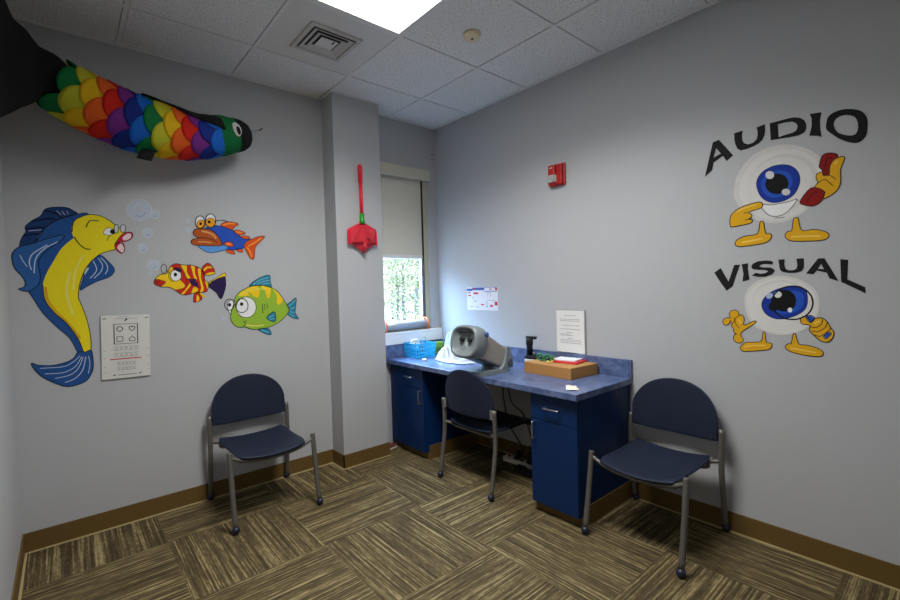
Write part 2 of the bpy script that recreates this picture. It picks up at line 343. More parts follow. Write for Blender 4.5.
   ['l','ink',3.4,.0054,[(-.008,.243),(-.01,.229),(-.015,.217),(-.022,.207),(-.03,.2),(-.04,.197),(-.049,.199),(-.057,.204),(-.064,.213),(-.067,.225),(-.068,.238),(-.066,.252),(-.062,.264),(-.055,.274),(-.046,.281),(-.037,.284),(-.027,.283),(-.019,.277),(-.013,.268),(-.009,.256)],True],
   ['f','eye_orange',2.9,[[(-.012,.229),(-.014,.22),(-.018,.211),(-.024,.204),(-.032,.199),(-.041,.197),(-.05,.198),(-.057,.202),(-.063,.208),(-.067,.216),(-.068,.225),(-.066,.234),(-.062,.243),(-.055,.25),(-.047,.255),(-.039,.257),(-.03,.256),(-.023,.253),(-.017,.247),(-.013,.238)]]],
   ['l','ink',3.2,.003,[(-.012,.229),(-.014,.22),(-.018,.211),(-.024,.204),(-.032,.199),(-.041,.197),(-.05,.198),(-.057,.202),(-.063,.208),(-.067,.216),(-.068,.225),(-.066,.234),(-.062,.243),(-.055,.25),(-.047,.255),(-.039,.257),(-.03,.256),(-.023,.253),(-.017,.247),(-.013,.238)],True],
   ['f','ink',3.5,[[(-.039,.232),(-.04,.227),(-.045,.223),(-.05,.222),(-.055,.226),(-.056,.231),(-.054,.237),(-.05,.241),(-.044,.241),(-.04,.238)]]],
  ]),
  ('glasses_arm', [
   ['l','ink',3,.0048,[(-.006,.242),(.036,.249),(.069,.24)],False],
  ]),
  ('glasses_bridge', [
   ['l','ink',3,.0084,[(-.072,.243),(-.066,.237)],False],
  ]),
  ('dorsal_fin', [
   ['f','orange_red',1.2,[[(.02,.214),(.041,.235),(.078,.242),(.115,.238),(.13,.228),(.108,.213),(.088,.19),(.058,.2)]]],
   ['l','ink',1.7,.0036,[(.02,.214),(.041,.235),(.078,.242),(.115,.238),(.13,.228),(.108,.213),(.088,.19),(.058,.2)],True],
   ['l','orange',1.5,.0096,[(.035,.218),(.072,.23),(.109,.23)],False],
  ]),
  ('dorsal_fin', [
   ['f','orange_red',1.2,[[(.094,.181),(.113,.19),(.144,.187),(.172,.171),(.137,.159),(.131,.155)]]],
   ['l','ink',1.7,.0036,[(.094,.181),(.113,.19),(.144,.187),(.172,.171),(.137,.159),(.131,.155)],True],
   ['l','orange',1.5,.0096,[(.11,.178),(.15,.174)],False],
  ]),
  ('dorsal_fin', [
   ['f','orange_red',1.2,[[(.137,.147),(.162,.155),(.2,.147),(.187,.134),(.161,.134)]]],
   ['l','ink',1.7,.0036,[(.137,.147),(.162,.155),(.2,.147),(.187,.134),(.161,.134)],True],
  ]),
  ('pectoral_fin', [
   ['f','orange_red',2.3,[[(.036,.098),(.055,.11),(.082,.109),(.094,.082),(.066,.079),(.045,.085)]]],
   ['l','ink',2.8,.0036,[(.036,.098),(.055,.11),(.082,.109),(.094,.082),(.066,.079),(.045,.085)],True],
   ['l','orange',2.5999999999999996,.0096,[(.051,.096),(.079,.093)],False],
  ]),
  ('ventral_fin', [
   ['f','orange_red',1.2,[[(.043,.052),(.083,.058),(.101,.031),(.07,.033)]]],
   ['l','ink',1.7,.0036,[(.043,.052),(.083,.058),(.101,.031),(.07,.033)],True],
  ]),
  ('ventral_fin', [
   ['f','orange_red',1.2,[[(.105,.064),(.14,.065),(.152,.046),(.126,.045)]]],
   ['l','ink',1.7,.0036,[(.105,.064),(.14,.065),(.152,.046),(.126,.045)],True],
  ]),
  ('tail_fin', [
   ['f','orange_red',2.2,[[(.16,.093),(.173,.114),(.213,.136),(.26,.155),(.298,.157),(.265,.118),(.234,.082),(.226,.041),(.219,.0),(.195,.006),(.171,.053),(.159,.079)]]],
   ['l','ink',2.7,.0036,[(.16,.093),(.173,.114),(.213,.136),(.26,.155),(.298,.157),(.265,.118),(.234,.082),(.226,.041),(.219,.0),(.195,.006),(.171,.053),(.159,.079)],True],
   ['l','orange',2.5,.0096,[(.185,.087),(.225,.109),(.273,.145)],False],
   ['l','orange',2.5,.0096,[(.178,.08),(.197,.047),(.205,.013)],False],
  ]),
 ]),
 ('painted_fish', 'red and yellow striped painted fish with a dark purple tail', 'wall painting', None, 'back', (-0.924, 1.27), [
  ('body', [
   ['f','stripe_red',1.5,[[(-.107,.18),(-.088,.22),(-.071,.235),(-.05,.24),(-.018,.233),(.021,.233),(.048,.227),(.081,.208),(.097,.17),(.101,.138),(.123,.112),(.11,.068),(.081,.059),(.041,.057),(.008,.049),(-.02,.046),(-.046,.06),(-.067,.079),(-.093,.095),(-.118,.098),(-.136,.099),(-.154,.108),(-.171,.117),(-.172,.138),(-.152,.165),(-.131,.177)]]],
   ['f','golden',1.8,[[(-.165,.148),(-.147,.168),(-.107,.183),(-.088,.217),(-.075,.214),(-.068,.171),(-.038,.14),(-.017,.115),(-.015,.093),(-.051,.081),(-.077,.082),(-.095,.095),(-.134,.102),(-.143,.123)]]],
   ['f','golden',1.8,[[(-.031,.229),(.001,.23),(.002,.189),(.017,.152),(-.002,.152),(-.014,.189)]]],
   ['f','golden',1.8,[[(.026,.23),(.045,.227),(.046,.183),(.056,.145),(.042,.148),(.03,.202)]]],
   ['f','golden',1.8,[[(.064,.211),(.078,.208),(.079,.151),(.091,.087),(.084,.065),(.07,.063),(.077,.094),(.065,.17)]]],
   ['f','golden',1.8,[[(.101,.138),(.123,.112),(.113,.081),(.106,.106)]]],
   ['f','golden',1.8,[[(-.036,.053),(-.013,.077),(.016,.12),(.018,.105),(-.002,.077),(-.025,.048)]]],
   ['f','golden',1.8,[[(.022,.055),(.037,.095),(.059,.082),(.05,.062)]]],
   ['l','ink',2.2,.0042,[(-.107,.18),(-.088,.22),(-.071,.235),(-.05,.24),(-.018,.233),(.021,.233),(.048,.227),(.081,.208),(.097,.17),(.101,.138),(.123,.112),(.11,.068),(.081,.059),(.041,.057),(.008,.049),(-.02,.046),(-.046,.06),(-.067,.079),(-.093,.095),(-.118,.098),(-.136,.099),(-.154,.108),(-.171,.117),(-.172,.138),(-.152,.165),(-.131,.177)],True],
   ['l','ink',2.2,.003,[(-.031,.229),(-.014,.189),(-.002,.151),(-.012,.096),(-.061,.079)],False],
  ]),
  ('lips', [
   ['f','stripe_red',2.3,[[(-.173,.138),(-.153,.145),(-.135,.138),(-.115,.13),(-.128,.111),(-.154,.106),(-.171,.117),(-.148,.126)]]],
   ['l','ink',2.7,.003,[(-.173,.138),(-.153,.145),(-.135,.138),(-.115,.13),(-.128,.111),(-.154,.106),(-.171,.117),(-.148,.126)],True],
  ]),
  ('eye', [
   ['f','white',2.4,[[(-.03,.168),(-.031,.157),(-.036,.147),(-.043,.14),(-.051,.135),(-.06,.133),(-.069,.135),(-.077,.14),(-.083,.148),(-.087,.157),(-.088,.168),(-.086,.178),(-.082,.188),(-.075,.196),(-.067,.2),(-.058,.202),(-.049,.2),(-.041,.196),(-.034,.188),(-.031,.178)]]],
   ['l','ink',2.8,.0036,[(-.03,.168),(-.031,.157),(-.036,.147),(-.043,.14),(-.051,.135),(-.06,.133),(-.069,.135),(-.077,.14),(-.083,.148),(-.087,.157),(-.088,.168),(-.086,.178),(-.082,.188),(-.075,.196),(-.067,.2),(-.058,.202),(-.049,.2),(-.041,.196),(-.034,.188),(-.031,.178)],True],
   ['f','ink',2.9,[[(-.052,.173),(-.054,.166),(-.059,.162),(-.065,.162),(-.069,.166),(-.07,.173),(-.068,.18),(-.064,.185),(-.058,.185),(-.054,.18)]]],
   ['f','purple_navy',3.1,[[(-.069,.214),(-.037,.214),(-.029,.188),(-.052,.195)]]],
   ['l','ink',3.4,.0024,[(-.069,.214),(-.037,.214),(-.029,.188),(-.052,.195)],True],
  ]),
  ('glasses', [
   ['l','ink',2.6,.0036,[(-.106,.209),(-.107,.201),(-.109,.193),(-.113,.187),(-.117,.183),(-.121,.182),(-.126,.183),(-.13,.187),(-.133,.193),(-.134,.201),(-.135,.209),(-.134,.217),(-.131,.225),(-.128,.231),(-.124,.235),(-.119,.236),(-.115,.235),(-.111,.231),(-.108,.225),(-.106,.218)],True],
   ['l','ink',2.6,.003,[(-.106,.201),(-.087,.174)],False],
   ['l','ink',2.6,.003,[(-.075,.129),(-.084,.135),(-.091,.144),(-.096,.155),(-.097,.168),(-.095,.18),(-.09,.192),(-.082,.2)],False],
  ]),
  ('pectoral_fin', [
   ['f','purple_navy',2.6,[[(-.002,.151),(.017,.145),(.051,.146),(.047,.131),(.061,.123),(.06,.107),(.07,.088),(.043,.1),(.021,.111),(.014,.133)]]],
  ]),
  ('ventral_fin', [
   ['f','stripe_red',1.9,[[(.031,.001),(.035,.045),(.056,.063),(.08,.024),(.065,.006),(.045,.0)]]],
   ['f','golden',2.1,[[(.048,.006),(.052,.044),(.063,.031),(.062,.008)]]],
   ['f','golden',2.1,[[(.067,.06),(.1,.033),(.097,.025),(.075,.038)]]],
   ['l','ink',2.4,.0036,[(.031,.001),(.035,.045),(.056,.063),(.08,.024),(.065,.006),(.045,.0)],True],
  ]),
  ('dorsal_fin', [
   ['f','stripe_red',1.2,[[(.087,.215),(.105,.237),(.123,.246),(.145,.228),(.159,.196),(.155,.176),(.108,.167),(.097,.183)]]],
   ['f','golden',1.4,[[(.095,.205),(.116,.224),(.14,.223),(.144,.215),(.118,.212),(.101,.196)]]],
   ['f','golden',1.4,[[(.103,.171),(.126,.185),(.158,.188),(.155,.175),(.108,.167)]]],
   ['l','ink',1.8,.0042,[(.087,.215),(.105,.237),(.123,.246),(.145,.228),(.159,.196),(.155,.176),(.108,.167),(.097,.183)],True],
  ]),
  ('tail_fin', [
   ['f','purple_navy',2,[[(.123,.116),(.159,.138),(.214,.16),(.223,.124),(.217,.078),(.196,.02),(.181,.02),(.165,.053),(.145,.073),(.123,.093)]]],
   ['f','golden',2.2,[[(.124,.125),(.172,.154),(.209,.18),(.222,.18),(.22,.16),(.159,.138),(.126,.112)]]],
   ['l','ink',2.4,.0036,[(.123,.116),(.159,.138),(.214,.16),(.223,.124),(.217,.078),(.196,.02),(.181,.02),(.165,.053),(.145,.073),(.123,.093)],True],
   ['l','ink',2.5,.0036,[(.124,.125),(.172,.154),(.209,.18),(.222,.18),(.22,.16),(.159,.138),(.126,.112)],True],
  ]),
 ]),
 ('painted_fish', 'round green painted fish with yellow patches and teal fins', 'wall painting', None, 'back', (-0.52, 1.022), [
  ('body', [
   ['f','leaf_green',1.5,[[(-.132,.257),(-.108,.295),(-.063,.325),(-.01,.344),(.052,.347),(.107,.331),(.154,.3),(.186,.253),(.217,.202),(.233,.168),(.214,.135),(.163,.089),(.105,.06),(.041,.046),(-.028,.048),(-.073,.066),(-.11,.067),(-.138,.083),(-.159,.119),(-.158,.166),(-.14,.219)]]],
   ['f','golden',1.8,[[(-.109,.28),(-.067,.314),(-.038,.281),(-.054,.274)]]],
   ['f','golden',1.8,[[(-.063,.319),(-.01,.34),(.025,.337),(.031,.299),(.018,.263),(-.012,.276),(-.041,.301)]]],
   ['f','golden',1.8,[[(.04,.342),(.099,.328),(.106,.305),(.096,.261),(.08,.257),(.066,.306)]]],
   ['f','golden',1.8,[[(.121,.321),(.154,.293),(.18,.258),(.189,.236),(.159,.207),(.145,.222),(.145,.271)]]],
   ['l','pale_yellow',2,.006,[(-.094,.283),(-.049,.305),(.005,.32),(.075,.318)],False],
   ['l','pale_yellow',2,.0072,[(-.065,.081),(-.005,.069),(.05,.072)],False],
   ['l','pale_yellow',2,.006,[(.09,.289),(.091,.314)],False],
   ['l','ink',2.2,.0042,[(-.132,.257),(-.108,.295),(-.063,.325),(-.01,.344),(.052,.347),(.107,.331),(.154,.3),(.186,.253),(.217,.202),(.233,.168),(.214,.135),(.163,.089),(.105,.06),(.041,.046),(-.028,.048),(-.073,.066),(-.11,.067),(-.138,.083),(-.159,.119),(-.158,.166),(-.14,.219)],True],
   ['l','dark_green',2.2,.006,[(.046,.214),(.047,.154)],False],
   ['l','dark_green',2.2,.0042,[(.059,.217),(.063,.173)],False],
   ['l','dark_green',2.2,.0042,[(.075,.221),(.081,.184)],False],
   ['l','ink',2.2,.0042,[(-.083,.106),(-.072,.096),(-.074,.082),(-.084,.071)],False],
   ['l','ink',2.2,.0036,[(-.073,.102),(-.06,.111)],False],
  ]),
  ('eye', [
   ['f','white',2.4,[[(.004,.196),(.001,.178),(-.006,.161),(-.017,.148),(-.031,.137),(-.046,.131),(-.063,.13),(-.079,.133),(-.094,.141),(-.107,.153),(-.116,.168),(-.122,.185),(-.123,.202),(-.12,.22),(-.113,.236),(-.103,.25),(-.09,.26),(-.074,.267),(-.058,.269),(-.041,.266),(-.026,.258),(-.013,.246),(-.003,.231),(.002,.214)]]],
   ['l','ink',2.8,.0042,[(.004,.196),(.001,.178),(-.006,.161),(-.017,.148),(-.031,.137),(-.046,.131),(-.063,.13),(-.079,.133),(-.094,.141),(-.107,.153),(-.116,.168),(-.122,.185),(-.123,.202),(-.12,.22),(-.113,.236),(-.103,.25),(-.09,.26),(-.074,.267),(-.058,.269),(-.041,.266),(-.026,.258),(-.013,.246),(-.003,.231),(.002,.214)],True],
   ['f','ink',2.9,[[(-.078,.222),(-.081,.215),(-.086,.211),(-.093,.211),(-.098,.216),(-.1,.223),(-.098,.23),(-.092,.235),(-.085,.234),(-.08,.23)]]],
  ]),
  ('eye', [
   ['f','white',1.7,[[(-.172,.24),(-.141,.254),(-.131,.234),(-.15,.188),(-.161,.158),(-.176,.197)]]],
   ['l','ink',2.1,.0036,[(-.172,.24),(-.141,.254),(-.131,.234),(-.15,.188),(-.161,.158),(-.176,.197)],True],
   ['f','ink',2.3,[[(-.154,.221),(-.156,.214),(-.161,.21),(-.168,.21),(-.172,.215),(-.174,.222),(-.172,.229),(-.167,.233),(-.161,.233),(-.156,.228)]]],
  ]),
  ('glasses', [
   ['l','ink',3.2,.0054,[(-.049,.211),(-.051,.196),(-.057,.183),(-.067,.173),(-.078,.167),(-.09,.165),(-.102,.168),(-.112,.176),(-.121,.187),(-.126,.2),(-.127,.214),(-.124,.229),(-.118,.241),(-.11,.251),(-.098,.258),(-.086,.259),(-.074,.257),(-.064,.249),(-.055,.239),(-.05,.225)],True],
   ['l','ink',3.2,.0048,[(-.137,.221),(-.139,.21),(-.143,.199),(-.15,.192),(-.158,.187),(-.167,.185),(-.176,.188),(-.183,.193),(-.189,.202),(-.193,.212),(-.194,.224),(-.192,.235),(-.188,.245),(-.181,.253),(-.173,.258),(-.164,.259),(-.155,.257),(-.147,.251),(-.141,.243),(-.138,.232)],True],
   ['l','ink',3.2,.0048,[(-.136,.219),(-.126,.22)],False],
  ]),
  ('dorsal_fin', [
   ['f','teal',1.1,[[(-.036,.344),(-.001,.376),(.047,.403),(.101,.415),(.105,.37),(.111,.331),(.06,.344),(.006,.344)]]],
   ['l','ink',1.5,.0042,[(-.036,.344),(-.001,.376),(.047,.403),(.101,.415),(.105,.37),(.111,.331),(.06,.344),(.006,.344)],True],
   ['l','light_teal',1.4,.0048,[(-.009,.352),(.038,.383),(.094,.399)],False],
   ['l','light_teal',1.4,.0048,[(.014,.349),(.053,.371),(.101,.378)],False],
   ['l','light_teal',1.4,.0048,[(.045,.347),(.076,.358),(.104,.36)],False],
  ]),
  ('tail_fin', [
   ['f','teal',1.1,[[(.215,.202),(.252,.23),(.285,.25),(.28,.191),(.274,.14),(.298,.098),(.256,.107),(.219,.135),(.231,.168)]]],
   ['l','ink',1.5,.0042,[(.215,.202),(.252,.23),(.285,.25),(.28,.191),(.274,.14),(.298,.098),(.256,.107),(.219,.135),(.231,.168)],True],
   ['l','light_teal',1.4,.0048,[(.225,.189),(.251,.209),(.276,.233)],False],
   ['l','light_teal',1.4,.0048,[(.237,.172),(.271,.182)],False],
   ['l','light_teal',1.4,.0048,[(.232,.159),(.266,.141)],False],
   ['l','light_teal',1.4,.0048,[(.227,.143),(.265,.115)],False],
  ]),
  ('pectoral_fin', [
   ['f','teal',2.3,[[(.071,.118),(.092,.143),(.121,.159),(.132,.14),(.13,.095),(.106,.093)]]],
   ['l','ink',2.7,.0048,[(.071,.118),(.092,.143),(.121,.159),(.132,.14),(.13,.095),(.106,.093)],True],
   ['l','light_teal',2.6,.0048,[(.083,.119),(.124,.137)],False],
   ['l','light_teal',2.6,.0048,[(.091,.106),(.125,.112)],False],
  ]),
  ('ventral_fin', [
   ['f','teal',1.1,[[(.01,.045),(.072,.048),(.099,.011),(.087,.0),(.048,.016)]]],
   ['l','ink',1.5,.0042,[(.01,.045),(.072,.048),(.099,.011),(.087,.0),(.048,.016)],True],
   ['l','light_teal',1.4,.0048,[(.033,.04),(.079,.017)],False],
  ]),
 ]),
 ('painted_bubble', 'largest pale blue painted bubble, above the lips of the large fish', 'wall painting', 'painted bubbles around the wall fish', 'back', (-1.154, 1.762), [
  ('paint', [
   ['f','bubble',1,[[(.062,.067),(.057,.045),(.046,.025),(.028,.01),(.008,.001),(-.013,.0),(-.032,.005),(-.048,.018),(-.057,.035),(-.06,.056),(-.056,.077),(-.045,.096),(-.028,.111),(-.008,.121),(.013,.123),(.033,.118),(.049,.105),(.059,.088)]]],
   ['l','bubble_edge',1.5,.00275,[(.062,.067),(.057,.045),(.046,.025),(.028,.01),(.008,.001),(-.013,.0),(-.032,.005),(-.048,.018),(-.057,.035),(-.06,.056),(-.056,.077),(-.045,.096),(-.028,.111),(-.008,.121),(.013,.123),(.033,.118),(.049,.105),(.059,.088)],True],
   ['l','bubble_edge',1.5,.0035,[(-.03,.064),(-.017,.09),(.008,.102)],False],
   ['l','bubble_blue',1.4,.006,[(-.02,.026),(.011,.025),(.033,.049)],False],
  ]),
 ]),
 ('painted_bubble', 'small painted bubble touching the right side of the largest bubble', 'wall painting', 'painted bubbles around the wall fish', 'back', (-1.078, 1.78), [
  ('paint', [
   ['f','bubble',1,[[(.023,.028),(.021,.019),(.017,.011),(.011,.005),(.003,.001),(-.005,.0),(-.012,.003),(-.018,.008),(-.022,.016),(-.023,.024),(-.021,.033),(-.017,.041),(-.01,.047),(-.003,.051),(.005,.052),(.012,.049),(.018,.044),(.022,.037)]]],
   ['l','bubble_edge',1.5,.00275,[(.023,.028),(.021,.019),(.017,.011),(.011,.005),(.003,.001),(-.005,.0),(-.012,.003),(-.018,.008),(-.022,.016),(-.023,.024),(-.021,.033),(-.017,.041),(-.01,.047),(-.003,.051),(.005,.052),(.012,.049),(.018,.044),(.022,.037)],True],
   ['l','bubble_edge',1.5,.0035,[(-.011,.028),(-.006,.038),(.003,.043)],False],
   ['l','bubble_blue',1.4,.006,[(-.007,.011),(.004,.011),(.012,.021)],False],
  ]),
 ]),
 ('painted_bubble', 'bluish painted bubble below the largest bubble', 'wall painting', 'painted bubbles around the wall fish', 'back', (-1.119, 1.666), [
  ('paint', [
   ['f','bubble',1,[[(.026,.028),(.024,.018),(.019,.01),(.012,.004),(.004,.0),(-.005,.0),(-.013,.002),(-.019,.008),(-.023,.016),(-.024,.025),(-.022,.034),(-.018,.042),(-.011,.048),(-.003,.052),(.006,.053),(.014,.05),(.02,.044),(.024,.037)]]],
   ['l','bubble_edge',1.5,.00275,[(.026,.028),(.024,.018),(.019,.01),(.012,.004),(.004,.0),(-.005,.0),(-.013,.002),(-.019,.008),(-.023,.016),(-.024,.025),(-.022,.034),(-.018,.042),(-.011,.048),(-.003,.052),(.006,.053),(.014,.05),(.02,.044),(.024,.037)],True],
   ['l','bubble_edge',1.5,.0035,[(-.012,.028),(-.006,.039),(.004,.044)],False],
   ['l','bubble_blue',1.4,.006,[(-.008,.011),(.005,.01),(.014,.02)],False],
  ]),
 ]),
 ('painted_bubble', 'round whitish painted bubble level with the lips of the large fish', 'wall painting', 'painted bubbles around the wall fish', 'back', (-1.146, 1.574), [
  ('paint', [
   ['f','bubble',1,[[(.022,.027),(.021,.018),(.017,.01),(.01,.004),(.003,.001),(-.005,.0),(-.012,.003),(-.017,.009),(-.021,.017),(-.022,.026),(-.02,.035),(-.016,.043),(-.01,.049),(-.003,.053),(.005,.053),(.012,.05),(.018,.044),(.021,.036)]]],
   ['l','bubble_edge',1.5,.00275,[(.022,.027),(.021,.018),(.017,.01),(.01,.004),(.003,.001),(-.005,.0),(-.012,.003),(-.017,.009),(-.021,.017),(-.022,.026),(-.02,.035),(-.016,.043),(-.01,.049),(-.003,.053),(.005,.053),(.012,.05),(.018,.044),(.021,.036)],True],
   ['l','bubble_edge',1.5,.0035,[(-.011,.029),(-.006,.04),(.003,.044)],False],
   ['l','bubble_blue',1.4,.006,[(-.007,.012),(.004,.011),(.012,.02)],False],
  ]),
 ]),
 ('painted_bubble', 'cloudy painted bubble just above the mouth of the striped fish', 'wall painting', 'painted bubbles around the wall fish', 'back', (-1.097, 1.47), [
  ('paint', [
   ['f','bubble',1,[[(.03,.031),(.028,.021),(.022,.011),(.014,.004),(.004,.0),(-.006,.0),(-.016,.004),(-.024,.011),(-.029,.02),(-.03,.031),(-.028,.041),(-.022,.051),(-.014,.058),(-.004,.061),(.006,.062),(.016,.058),(.024,.051),(.029,.042)]]],
   ['l','bubble_edge',1.5,.00275,[(.03,.031),(.028,.021),(.022,.011),(.014,.004),(.004,.0),(-.006,.0),(-.016,.004),(-.024,.011),(-.029,.02),(-.03,.031),(-.028,.041),(-.022,.051),(-.014,.058),(-.004,.061),(.006,.062),(.016,.058),(.024,.051),(.029,.042)],True],
   ['l','bubble_edge',1.5,.0035,[(-.015,.034),(-.008,.046),(.004,.051)],False],
   ['l','bubble_blue',1.4,.006,[(-.01,.014),(.005,.012),(.016,.023)],False],
  ]),
 ]),
 ('painted_bubble', 'tiny painted bubble directly in front of the striped fish', 'wall painting', 'painted bubbles around the wall fish', 'back', (-1.116, 1.436), [
  ('paint', [
   ['f','bubble',1,[[(.012,.013),(.011,.008),(.009,.004),(.006,.001),(.002,.0),(-.002,.0),(-.006,.001),(-.009,.004),(-.011,.008),(-.011,.013),(-.01,.018),(-.008,.022),(-.005,.025),(-.001,.026),(.003,.026),(.007,.025),(.01,.022),(.011,.018)]]],
  ]),
 ]),
 ('painted_bubble', 'tiny painted bubble beside the left eye of the blue fish', 'wall painting', 'painted bubbles around the wall fish', 'back', (-0.904, 1.764), [
  ('paint', [
   ['f','bubble',1,[[(.012,.014),(.011,.01),(.009,.005),(.006,.002),(.002,.001),(-.002,.0),(-.006,.002),(-.009,.004),(-.011,.008),(-.011,.012),(-.01,.017),(-.008,.021),(-.005,.024),(-.001,.026),(.003,.026),(.006,.025),(.009,.022),(.011,.019)]]],
  ]),
 ]),
 ('painted_bubble', 'small painted bubble beside the brown lips of the blue fish', 'wall painting', 'painted bubbles around the wall fish', 'back', (-0.904, 1.705), [
  ('paint', [
   ['f','bubble',1,[[(.017,.02),(.016,.014),(.013,.007),(.008,.003),(.002,.0),(-.004,.0),(-.01,.002),(-.014,.006),(-.017,.012),(-.018,.018),(-.016,.025),(-.013,.031),(-.008,.036),(-.003,.039),(.004,.039),(.009,.037),(.014,.033),(.017,.027)]]],
  ]),
 ]),
 ('painted_bubble', 'small painted bubble by the chin of the green fish', 'wall painting', 'painted bubbles around the wall fish', 'back', (-0.724, 1.143), [
  ('paint', [
   ['f','bubble',1,[[(.016,.015),(.015,.009),(.012,.005),(.008,.002),(.002,.0),(-.003,.0),(-.008,.003),(-.012,.006),(-.015,.011),(-.015,.017),(-.014,.022),(-.011,.027),(-.007,.03),(-.002,.031),(.004,.031),(.009,.029),(.013,.025),(.015,.02)]]],
  ]),
 ]),
 ('wall_lettering', 'black painted word AUDIO arching over the upper eyeball figure', 'lettering', None, 'right', (-2.141, 1.87), [
  ('letter', [
   ['p','letter_black',1,[[(.332,.0),(.292,.172),(.263,.178),(.251,.16),(.198,.082),(.228,.06),(.245,.09),(.289,.066),(.296,.029)],[(.276,.137),(.289,.092),(.254,.105)]]],
  ]),
  ('letter', [
   ['p','letter_black',1,[[(.193,.192),(.155,.195),(.158,.169),(.157,.149),(.15,.131),(.132,.121),(.112,.123),(.096,.136),(.092,.154),(.092,.174),(.096,.194),(.061,.199),(.06,.172),(.063,.147),(.071,.128),(.086,.114),(.109,.105),(.137,.099),(.164,.098),(.179,.111),(.188,.134),(.192,.158)]]],
  ]),
  ('letter', [
   ['p','letter_black',1,[[(.042,.198),(.001,.199),(-.032,.2),(-.054,.198),(-.077,.189),(-.092,.173),(-.099,.151),(-.099,.133),(-.092,.118),(-.072,.11),(-.031,.111),(.001,.114),(.038,.116)],[(.009,.184),(-.021,.184),(-.047,.18),(-.061,.169),(-.067,.153),(-.063,.137),(-.049,.129),(-.021,.127),(.006,.123)]]],
  ]),
  ('letter', [
   ['p','letter_black',1,[[(-.111,.196),(-.154,.191),(-.148,.158),(-.149,.116),(-.155,.08),(-.138,.091),(-.11,.098),(-.118,.137),(-.118,.173)]]],
  ]),
  ('letter', [
   ['f','letter_black',1,[[(-.169,.128),(-.176,.162),(-.199,.178),(-.23,.18),(-.265,.169),(-.29,.15),(-.305,.117),(-.306,.078),(-.301,.046),(-.282,.025),(-.256,.028),(-.217,.054),(-.185,.089),(-.171,.109)],[(-.196,.123),(-.205,.147),(-.23,.154),(-.256,.144),(-.271,.124),(-.276,.092),(-.271,.068),(-.258,.06),(-.234,.068),(-.208,.088)]]],
  ]),
 ]),
 ('wall_lettering', 'black painted word VISUAL arching over the lower eyeball figure', 'lettering', None, 'right', (-2.124, 1.246), [
  ('letter', [
   ['p','letter_black',1,[[(.274,.114),(.243,.137),(.207,.065),(.181,.149),(.154,.15),(.166,.114),(.188,.04),(.216,.017),(.243,.058)]]],
  ]),
  ('letter', [
   ['p','letter_black',1,[[(.147,.151),(.119,.155),(.12,.126),(.113,.073),(.144,.063),(.14,.104)]]],
  ]),
  ('letter', [
   ['p','letter_black',1,[[(.014,.156),(.016,.142),(.046,.147),(.065,.144),(.071,.137),(.062,.132),(.026,.129),(.011,.121),(.007,.11),(.017,.096),(.046,.084),(.078,.085),(.104,.093),(.086,.106),(.066,.1),(.046,.102),(.035,.111),(.046,.117),(.074,.12),(.098,.124),(.106,.135),(.099,.151),(.077,.162),(.046,.164),(.026,.162)]]],
  ]),
  ('letter', [
   ['p','letter_black',1,[[(-.007,.165),(-.032,.165),(-.031,.137),(-.036,.119),(-.049,.112),(-.066,.112),(-.077,.118),(-.081,.135),(-.077,.165),(-.105,.165),(-.106,.138),(-.105,.12),(-.098,.106),(-.076,.099),(-.049,.099),(-.026,.104),(-.015,.113),(-.011,.127)]]],
  ]),
  ('letter', [
   ['p','letter_black',1,[[(-.113,.094),(-.157,.161),(-.18,.16),(-.229,.055),(-.197,.069),(-.187,.095),(-.153,.106),(-.14,.089)],[(-.168,.135),(-.157,.114),(-.178,.111)]]],
  ]),
  ('letter', [
   ['p','letter_black',1,[[(-.234,.153),(-.261,.148),(-.258,.063),(-.316,.027),(-.318,.0),(-.237,.052)]]],
  ]),
 ]),
 ('painted_character', 'painted eyeball figure holding a red telephone under the word AUDIO', 'wall painting', None, 'right', (-2.16, 1.487), [
  ('eyeball', [
   ['f','ball_grey',1,[[(.216,.279),(.199,.362),(.146,.435),(.075,.466),(.001,.465),(-.063,.438),(-.115,.394),(-.145,.336),(-.15,.272),(-.124,.194),(-.073,.138),(-.019,.108),(.048,.1),(.112,.122),(.172,.175),(.207,.231)]]],
   ['f','ball_white',1.3,[[(.191,.276),(.175,.35),(.129,.416),(.065,.444),(-.001,.443),(-.059,.42),(-.106,.38),(-.133,.328),(-.137,.27),(-.114,.199),(-.068,.148),(-.019,.122),(.041,.115),(.098,.135),(.152,.183),(.183,.233)]]],
   ['f','ball_grey',1.5,[[(.149,.283),(.137,.343),(.099,.397),(.048,.42),(-.006,.42),(-.054,.401),(-.092,.368),(-.115,.325),(-.119,.277),(-.1,.219),(-.061,.178),(-.021,.156),(.028,.152),(.075,.168),(.118,.208),(.143,.248)]]],
   ['f','ball_white',1.7,[[(.147,.28),(.136,.335),(.101,.384),(.054,.406),(.004,.406),(-.04,.389),(-.076,.359),(-.097,.319),(-.1,.274),(-.083,.221),(-.047,.182),(-.01,.163),(.036,.158),(.079,.174),(.119,.21),(.141,.247)]]],
  ]),
  ('iris', [
   ['f','iris_blue',2,[[(.117,.304),(.095,.352),(.046,.374),(-.009,.367),(-.045,.333),(-.056,.284),(-.038,.231),(.002,.202),(.056,.201),(.099,.238)]]],
   ['f','royal_blue',2.2,[[(.098,.298),(.082,.333),(.047,.349),(.007,.344),(-.019,.32),(-.028,.284),(-.014,.245),(.015,.224),(.054,.224),(.085,.251)]]],
   ['l','navy',2.4,.0025,[(.117,.304),(.095,.352),(.046,.374),(-.009,.367),(-.045,.333),(-.056,.284),(-.038,.231),(.002,.202),(.056,.201),(.099,.238)],True],
  ]),
  ('pupil', [
